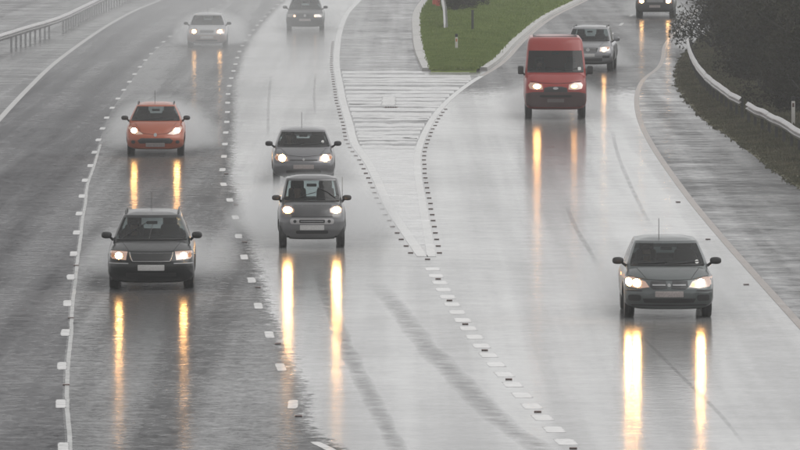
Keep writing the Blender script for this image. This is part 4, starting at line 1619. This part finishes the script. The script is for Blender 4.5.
# 4 orange red compact estate
cars.append(dict(name='compact_estate_car', label='orange red compact car with slanted lit headlights in spray, middle lane', cat='car',
    x=-6.84, y=224.2, axle=.78, wb=2.44, L=4.02, W=1.65, r=.295, ww=.185, paint=P_RED, rz=slope_at(outer_line, 225) * .7,
    top=((0, .58), (.12, .69), (.5, .84), (.92, .96), (1.5, .97), (3.4, .99), (4.02, .96)), zb=((0, .2), (.5, .18), (3.4, .2), (4.02, .34)), plan=.36, lean=.22, lean_z=(.45, .75),
    cab=dict(cowl=.86, ws_top=1.62, roof_rear=3.6, base_rear=3.95, z0=.95, z1=1.4, wb=.745, wr=.53, glass_top=.88), ws_glass='glass_dark',
    mirror=(.2, .13, .87, 1.04, 1.2), rear_seat=2.8, seat_y=2.0,
    front=[
        ('headlight', [(.33, .615), (.52, .60), (.67, .635), (.765, .79), (.70, .82), (.56, .75)], LN, dict(both=True, kids=[('lamp', ell(.60, .715, .085, .062), HD, .018)])),
        ('grille', [(-.44, .36), (.44, .36), (.50, .44), (.40, .51), (-.40, .51), (-.50, .44)], T, dict(kids=slats('slat', -.38, .38, (.41, .46), .012, M['well']))),
        ('badge', ell(0, .60, .045, .05, 14), CH, dict(off=.014)),
        ('number_plate', rr(0, .325, .53, .11, .012), M['plate_dull'], dict(off=.03)),
        ('fog_lamp', ell(.62, .40, .06, .05, 12), T, dict(both=True)),
    ],
    seams=[('bonnet_seam', [(-.6, .80), (-.35, .64), (0, .60), (.35, .64), (.6, .80)], .006, M['well'])],
    rails=(1.9, 3.6, .5, 1.40), aerial=(-.03, 1.85, 1.45, .4, .2), wipers=[[(-.5, 1.0), (-.2, 1.0), (.1, 1.02)], [(0, .99), (.3, 1.0), (.5, 1.03)]]))
# 5 pale car far left
cars.append(dict(name='saloon_car', label='pale white car with lit headlights farthest up the middle lane, top left', cat='car',
    x=-8.06, y=334.5, axle=.8, wb=2.5, L=4.1, W=1.7, r=.29, ww=.18, paint=P_WHITE, rz=slope_at(outer_line, 335) * .8,
    top=((0, .62), (.12, .74), (.5, .84), (1.0, .94), (1.5, .95), (3.4, .98), (4.1, .93)), zb=((0, .2), (.5, .18), (3.4, .2), (4.1, .34)), plan=.3, lean=.14,
    cab=dict(cowl=.95, ws_top=1.7, roof_rear=3.5, base_rear=4.0, z0=.93, z1=1.38, wb=.76, wr=.58, glass_top=.88),
    mirror=(.2, .12, .9, 1.0, 1.3), rear_seat=2.8, seat_y=2.1,
    front=[
        ('headlight', rr(.56, .69, .36, .18, .05), LN, dict(both=True, kids=[('lamp', ell(.54, .69, .09, .075), HF, .018)])),
        ('grille', rr(0, .69, .56, .1, .02), T, dict(kids=slats('slat', -.25, .25, (.67, .71), .014, M['galv_dull']))),
        ('bumper', [(-.78, .26), (.78, .26), (.82, .40), (.81, .55), (-.81, .55), (-.82, .40)], paint('dusty_pink_bumper', (.34, .27, .25), .1), dict(off=.02, thick=.05, kids=[('number_plate', rr(0, .45, .53, .11, .012), M['plate'], .04), ('lower_grille', rr(0, .32, .9, .06, .02), T, .03)])),
    ], aerial=(0, 1.9, 1.43, .25, -.2)))
# 6 dark car at the top
cars.append(dict(name='hatchback_car', label='dark charcoal hatchback with dim side lights cut by the top picture edge, pale lane', cat='car',
    x=-4.30, y=362.5, axle=.85, wb=2.51, L=4.15, W=1.74, r=.31, ww=.195, paint=P_DARK, rz=slope_at(inner_line, 365) * .8,
    top=((0, .66), (.12, .77), (.5, .87), (1.05, .96), (1.5, .97), (3.4, 1.0), (4.15, .95)), zb=((0, .2), (.5, .18), (3.4, .2), (4.15, .34)), plan=.28, lean=.12,
    cab=dict(cowl=1.0, ws_top=1.7, roof_rear=3.6, base_rear=4.05, z0=.95, z1=1.42, wb=.765, wr=.6, glass_top=.88),
    mirror=(.21, .13, .92, 1.05, 1.35), rear_seat=2.8, seat_y=2.15,
    front=[
        ('headlight', rr(.60, .70, .38, .15, .04), M['lens'], dict(both=True, kids=[('lamp', ell(.47, .68, .05, .05), M['side'], .018)])),
        ('grille', rr(0, .70, .74, .12, .02), T, dict(kids=slats('slat', -.33, .33, (.68, .72), .014, M['well']) + [('badge', ell(0, .70, .06, .06, 14), CH, .022)])),
        ('bumper', [(-.8, .26), (.8, .26), (.84, .40), (.83, .57), (-.83, .57), (-.84, .40)], P_DARK, dict(off=.02, thick=.05, kids=[('number_plate', rr(0, .505, .53, .11, .012), M['plate_dull'], .04), ('lower_grille', rr(0, .34, .9, .06, .02), T, .03)])),
    ]))
# 7 red van
cars.append(dict(name='panel_van', label='red high roof panel van with black bumper and lit headlights on the slip road', cat='van',
    x=4.90, y=252.6, axle=.95, wb=3.3, L=5.6, W=1.97, r=.34, ww=.21, paint=P_VAN, rz=slope_at(slip_edge, 252) * .5, sq=7.0, tumble=.05,
    top=((0, 1.0), (.1, 1.14), (.45, 1.32), (.85, 1.45), (1.3, 1.46), (5.0, 1.46), (5.6, 1.46)), zb=((0, .36), (.5, .3), (5, .32), (5.6, .4)), plan=.2, lean=.12, lean_z=(.8, 1.2), nose_w=.97,
    cab=dict(cowl=.74, ws_top=1.75, roof_rear=5.5, base_rear=5.56, z0=1.42, z1=2.54, wb=.965, wr=.85, glass_top=.64, glass_bot=.04, sides=(.02, .16, .2, .9), win='f', rear_glass=False, bulge=.16, ws_pow=.95),
    mirror=(.19, .27, 1.095, 1.53, 1.15), mirror_sq=.4, seat_y=1.95, seat_x=.5, seat_z=1.15, driver='driver seated behind the windscreen of the red van', ws_glass='glass_dark', driver_z=-.2,
    front=[
        ('headlight', [(.40, .95), (.60, .93), (.82, .97), (.86, 1.08), (.80, 1.16), (.60, 1.16), (.42, 1.10)], LN, dict(both=True, kids=[('lamp', ell(.585, 1.045, .115, .066), M['head_van'], .02, -1), ('lamp', ell(.585, 1.045, .10, .055), M['head_weak'], .02, 1)])),
        ('grille', [(-.38, .84), (.38, .84), (.36, 1.0), (.2, 1.04), (-.2, 1.04), (-.36, 1.0)], T, dict(kids=slats('slat', -.33, .33, (.88, .93, .98), .02, M['well']) + [('badge', ell(0, .985, .085, .04, 14), M['galv_dull'], .024)])),
        ('bumper', [(-.9, .40), (.9, .40), (.955, .5), (.955, .82), (.7, .87), (-.7, .87), (-.955, .82), (-.955, .5)], plain('van_bumper_plastic', (.05, .022, .02), .5), dict(off=.03, thick=.08, kids=[('number_plate', rr(0, .60, .53, .11, .012), plain('number_plate_grimy', (.12, .1, .1), .6), .05), ('lower_grille', rr(0, .74, 1.0, .07, .02), M['well'], .04)])),
    ],
    seams=[('bonnet_seam', [(-.8, 1.2), (-.4, 1.15), (0, 1.13), (.4, 1.15), (.8, 1.2)], .008, M['well'])],
    wipers=[[(-.75, 1.5), (-.3, 1.53), (0, 1.6)], [(-.02, 1.5), (.4, 1.54), (.7, 1.6)]],
    extra=[lambda root, b, g, S: patch('tax_disc', g, rr(.76, 1.58, .1, .1, .02), M['sticker'], root, .005, .002),
           lambda root, b, g, S: [tube('roof_bar', [(-.7, y_, 2.57), (.7, y_, 2.57)], .02, M['galv_dull'], root, 6) for y_ in (2.2, 3.6)]]))
# 8 silver suv behind the van
cars.append(dict(name='sport_utility_car', label='silver sport utility car partly hidden behind the red van', cat='car',
    x=7.07, y=302.2, axle=.92, wb=2.85, L=4.75, W=1.93, r=.37, ww=.24, paint=P_SUV, rz=slope_at(slip_edge, 303),
    top=((0, .78), (.12, .92), (.5, 1.02), (1.15, 1.12), (1.7, 1.13), (4.0, 1.16), (4.75, 1.12)), zb=((0, .32), (.5, .26), (4.0, .28), (4.75, .42)), plan=.3, lean=.14, lean_z=(.6, .95),
    cab=dict(cowl=1.1, ws_top=1.85, roof_rear=4.2, base_rear=4.6, z0=1.1, z1=1.64, wb=.84, wr=.66, glass_top=.86),
    mirror=(.23, .17, 1.04, 1.2, 1.5), mirror_mat=P_SUV, rear_seat=3.1, seat_y=2.3,
    front=[
        ('headlight', [(.44, .76), (.62, .74), (.80, .80), (.83, .93), (.68, .95), (.46, .90)], LN, dict(both=True, kids=[('lamp', ell(.60, .83, .075, .065), HF, .018), ('indicator', ell(.75, .88, .03, .035), M['amber'], .014)])),
        ('grille', [(-.33, .74), (.33, .74), (.38, .89), (-.38, .89)], T, dict(kids=slats('slat', -.31, .31, (.78, .85), .018, CH) + [('badge', ell(0, .82, .07, .07, 14), CH, .024)])),
        ('bumper', [(-.88, .36), (.88, .36), (.93, .5), (.92, .70), (-.92, .70), (-.93, .5)], P_SUV, dict(off=.02, thick=.05, kids=[('number_plate', rr(0, .62, .53, .11, .012), M['plate'], .04), ('lower_grille', rr(0, .45, 1.1, .12, .03), T, .03)])),
        ('fog_lamp', rr(.68, .56, .26, .09, .03), T, dict(both=True, off=.03)),
    ], rails=(2.2, 4.2, .62, 1.64)))
# 9 dark 4x4 at the top right
cars.append(dict(name='off_road_car', label='dark off road car with lit headlights cut by the top picture edge at right', cat='car',
    x=12.28, y=386.5, axle=.9, wb=2.7, L=4.6, W=1.92, r=.37, ww=.25, paint=P_SUV2, rz=slope_at(slip_edge, 388),
    top=((0, .86), (.1, .98), (.5, 1.06), (1.2, 1.12), (1.7, 1.13), (4.0, 1.15), (4.6, 1.12)), zb=((0, .34), (.5, .3), (4.0, .32), (4.6, .42)), plan=.18, lean=.08, lean_z=(.6, .98), sq=6.5,
    cab=dict(cowl=1.2, ws_top=1.75, roof_rear=4.3, base_rear=4.5, z0=1.1, z1=1.76, wb=.85, wr=.72, glass_top=.86),
    mirror=(.22, .2, 1.06, 1.22, 1.55), rear_seat=3.1, seat_y=2.3,
    front=[
        ('headlight', rr(.66, .83, .30, .2, .06), LN, dict(both=True, kids=[('lamp', ell(.64, .83, .10, .085), HF, .018), ('indicator', ell(.80, .76, .025, .04), M['amber'], .014)])),
        ('grille', rr(0, .83, .86, .17, .03), T, dict(kids=slats('slat', -.4, .4, (.79, .83, .87), .016, M['galv_dull']))),
        ('bumper', [(-.88, .40), (.88, .40), (.93, .5), (.92, .68), (-.92, .68), (-.93, .5)], T, dict(off=.03, thick=.07, kids=[('number_plate', rr(0, .585, .53, .12, .012), M['plate_dull'], .05), ('lower_grille', rr(0, .45, 1.2, .06, .02), M['well'], .04)])),
    ]))
# 10 silver green hatchback at the right front
cars.append(dict(name='hatchback_car', label='grey green hatchback nearest the camera with twin lit headlights, on the slip road', cat='car',
    x=5.03, y=150.0, axle=.86, wb=2.53, L=4.2, W=1.71, r=.305, ww=.19, paint=P_GREYGREEN, rz=slope_at(slip_edge, 150) - .004,
    top=((0, .62), (.12, .73), (.5, .84), (1.0, .945), (1.5, .955), (3.4, .98), (4.2, .95)), zb=((0, .19), (.5, .17), (3.4, .19), (4.2, .34)), plan=.34, lean=.18,
    cab=dict(cowl=.98, ws_top=1.78, roof_rear=3.55, base_rear=4.1, z0=.935, z1=1.4, wb=.765, wr=.585, glass_top=.87),
    mirror=(.22, .135, .92, 1.03, 1.4), rear_seat=3.0, seat_y=2.2, driver='driver in dark clothing seated behind the windscreen of the grey green hatchback',
    front=[
        ('headlight', [(.37, .60), (.55, .575), (.76, .60), (.85, .68), (.84, .765), (.66, .775), (.44, .70)], LN, dict(both=True, kids=[('lamp', ell(.60, .672, .075, .066), HD, .018), ('high_lamp', ell(.745, .685, .058, .066), HD, .018, -1), ('side_lamp', ell(.45, .645, .03, .03), M['amber_lit'], .018, 1)])),
        ('grille', [(.035, .575), (.30, .56), (.36, .61), (.345, .71), (.06, .715)], T, dict(both=True, kids=[('slat', rr(.19, .64, .25, .022, .008, 3), M['galv_dull'], .018)])),
        ('badge', ell(0, .635, .032, .032, 14), CH, dict(off=.02)),
        ('bumper', [(-.78, .25), (.78, .25), (.83, .40), (.82, .555), (-.82, .555), (-.83, .40)], P_GREYGREEN, dict(off=.02, thick=.05, kids=[('number_plate', rr(0, .475, .53, .11, .012), M['plate_dull'], .042), ('lower_grille', [(-.46, .31), (.46, .31), (.50, .39), (-.50, .39)], T, .03), ('lip', rr(0, .265, 1.4, .03, .01), T, .03)])),
        ('fog_lamp', rr(.645, .40, .24, .11, .04), T, dict(both=True, off=.03)),
        ('bumper_strip', rr(.66, .535, .3, .022, .008), T, dict(both=True, off=.032)),
    ],
    seams=[('bonnet_seam', [(-.74, .79), (-.42, .735), (-.05, .72), (.05, .72), (.42, .735), (.74, .79)], .006, M['well'])],
    wipers=[[(-.6, .985), (-.25, 1.0), (.0, 1.02)], [(-.05, .98), (.3, 1.0), (.6, 1.03)]], aerial=(-.13, 2.0, 1.44, .42, .1),
    extra=[lambda root, b, g, S: bmo('side_repeater', box(-.868, 1.25, .80, .012, .1, .05, .004), M['amber_lit'], root),
           lambda root, b, g, S: patch('tax_disc', g, rr(.56, 1.02, .07, .07, .03), M['sticker'], root, .004, .002)]))

for S in cars:                                  # pressed lines from the grille up the bonnet, and headlamp brow shut lines
    if S['name'] in ('microcar', 'panel_van'):
        continue
    zt = key(S['top'], S['cab']['cowl'] - .12)
    zf = key(S['top'], .16)
    for s in (-1, 1):
        S.setdefault('seams', []).append(('bonnet_crease', [(s * .42, zf - .0), (s * .5, (zf + zt) / 2), (s * .58, zt - .015)], .005, M['well'], 0, .0))

roots = [build_car(S) for S in cars]

# ------------------------------------------------------------------ spray thrown up by the wheels
def spray_mat(name, dens, nscale=1.6, power=1.3):
    m, n, l, out = nt(name)
    pv = n.new('ShaderNodeVolumePrincipled')
    pv.inputs['Color'].default_value = (0.96, 0.965, 0.97, 1)
    tc = n.new('ShaderNodeTexCoord')
    ln = n.new('ShaderNodeVectorMath')
    ln.operation = 'LENGTH'
    l.new(tc.outputs['Object'], ln.inputs[0])
    fall = mrange(n, l, ln.outputs['Value'], 0.0, 0.97, 1.0, 0.0)
    fall = mth(n, l, 'POWER', fall, power)
    g = n.new('ShaderNodeNewGeometry')
    f = noise_fac(n, l, g.outputs['Position'], nscale, 0.3, 0.65, 2.0, 0.5)
    d = mth(n, l, 'MULTIPLY', fall, mth(n, l, 'ADD', mth(n, l, 'MULTIPLY', f, 0.7), 0.3))
    l.new(mth(n, l, 'MULTIPLY', d, dens), pv.inputs['Density'])
    l.new(pv.outputs[0], out.inputs['Volume'])
    return m


M['spray'] = spray_mat('wheel_spray', 1.0)
M['spray_thick'] = spray_mat('wheel_spray_thick', 1.6)
M['spray_mist'] = spray_mat('lane_mist', 0.012, 0.08, 0.8)
sph = bmesh.new()
bmesh.ops.create_icosphere(sph, subdivisions=3, radius=1.0)
sme = bpy.data.meshes.new('spray')
sph.to_mesh(sme)
sph.free()


def spray(x, y, z, sx, sy, sz, mat, rz, label, name='spray'):
    me = sme.copy()
    me.materials.append(mat)
    o = bpy.data.objects.new(name, me)
    C.objects.link(o)
    o.location = (x, y, z)
    o.scale = (sx, sy, sz)
    o.rotation_euler = (0, 0, rz)
    tag(o, label, 'spray', kind='stuff')
    return o


spray_on = {0: (1.9, 5.0, 0.9, 'spray'), 1: (2.2, 9.0, 1.1, 'spray_thick'), 2: (1.7, 6.0, 1.1, 'spray_thick'), 3: (1.9, 7.0, 1.3, 'spray_thick'), 4: (1.9, 8.0, 1.3, 'spray_thick'),
            5: (2.0, 7.0, 1.0, 'spray'), 6: (2.2, 6.0, 1.0, 'spray'), 7: (2.1, 6.0, 1.0, 'spray'), 8: (2.0, 5.0, .8, 'spray'), 9: (2.0, 5.0, 1.0, 'spray')}
for i, S in enumerate(cars):
    sx, sy, sz, mt = spray_on[i]
    yy = S['y'] - S['axle'] + S['L'] * .55 + sy * .8
    spray(S['x'] + math.sin(-S.get('rz', 0)) * 2, yy, .25, sx, sy, sz, M[mt], S.get('rz', 0), 'fine white spray behind the wheels of the ' + S['label'].split(' with ')[0].split(' partly ')[0].split(', ')[0])
spray(-7.8, 330, .5, 8.5, 130, 4.0, M['spray_mist'], .015, 'thin grey mist of spray hanging over the far lanes, top left', 'mist')

# ------------------------------------------------------------------ rain haze
hm, hn, hl, hout = nt('rain_haze')
hv = hn.new('ShaderNodeVolumePrincipled')
hv.inputs['Color'].default_value = (0.97, 0.97, 0.975, 1)
hv.inputs['Density'].default_value = 0.0004
hl.new(hv.outputs[0], hout.inputs['Volume'])
hz = bmo('haze', box(0, 290, 5.75, 140, 720, 13.5), hm, None, False)
tag(hz, 'pale rain haze filling the air over the whole road', 'haze', kind='stuff')
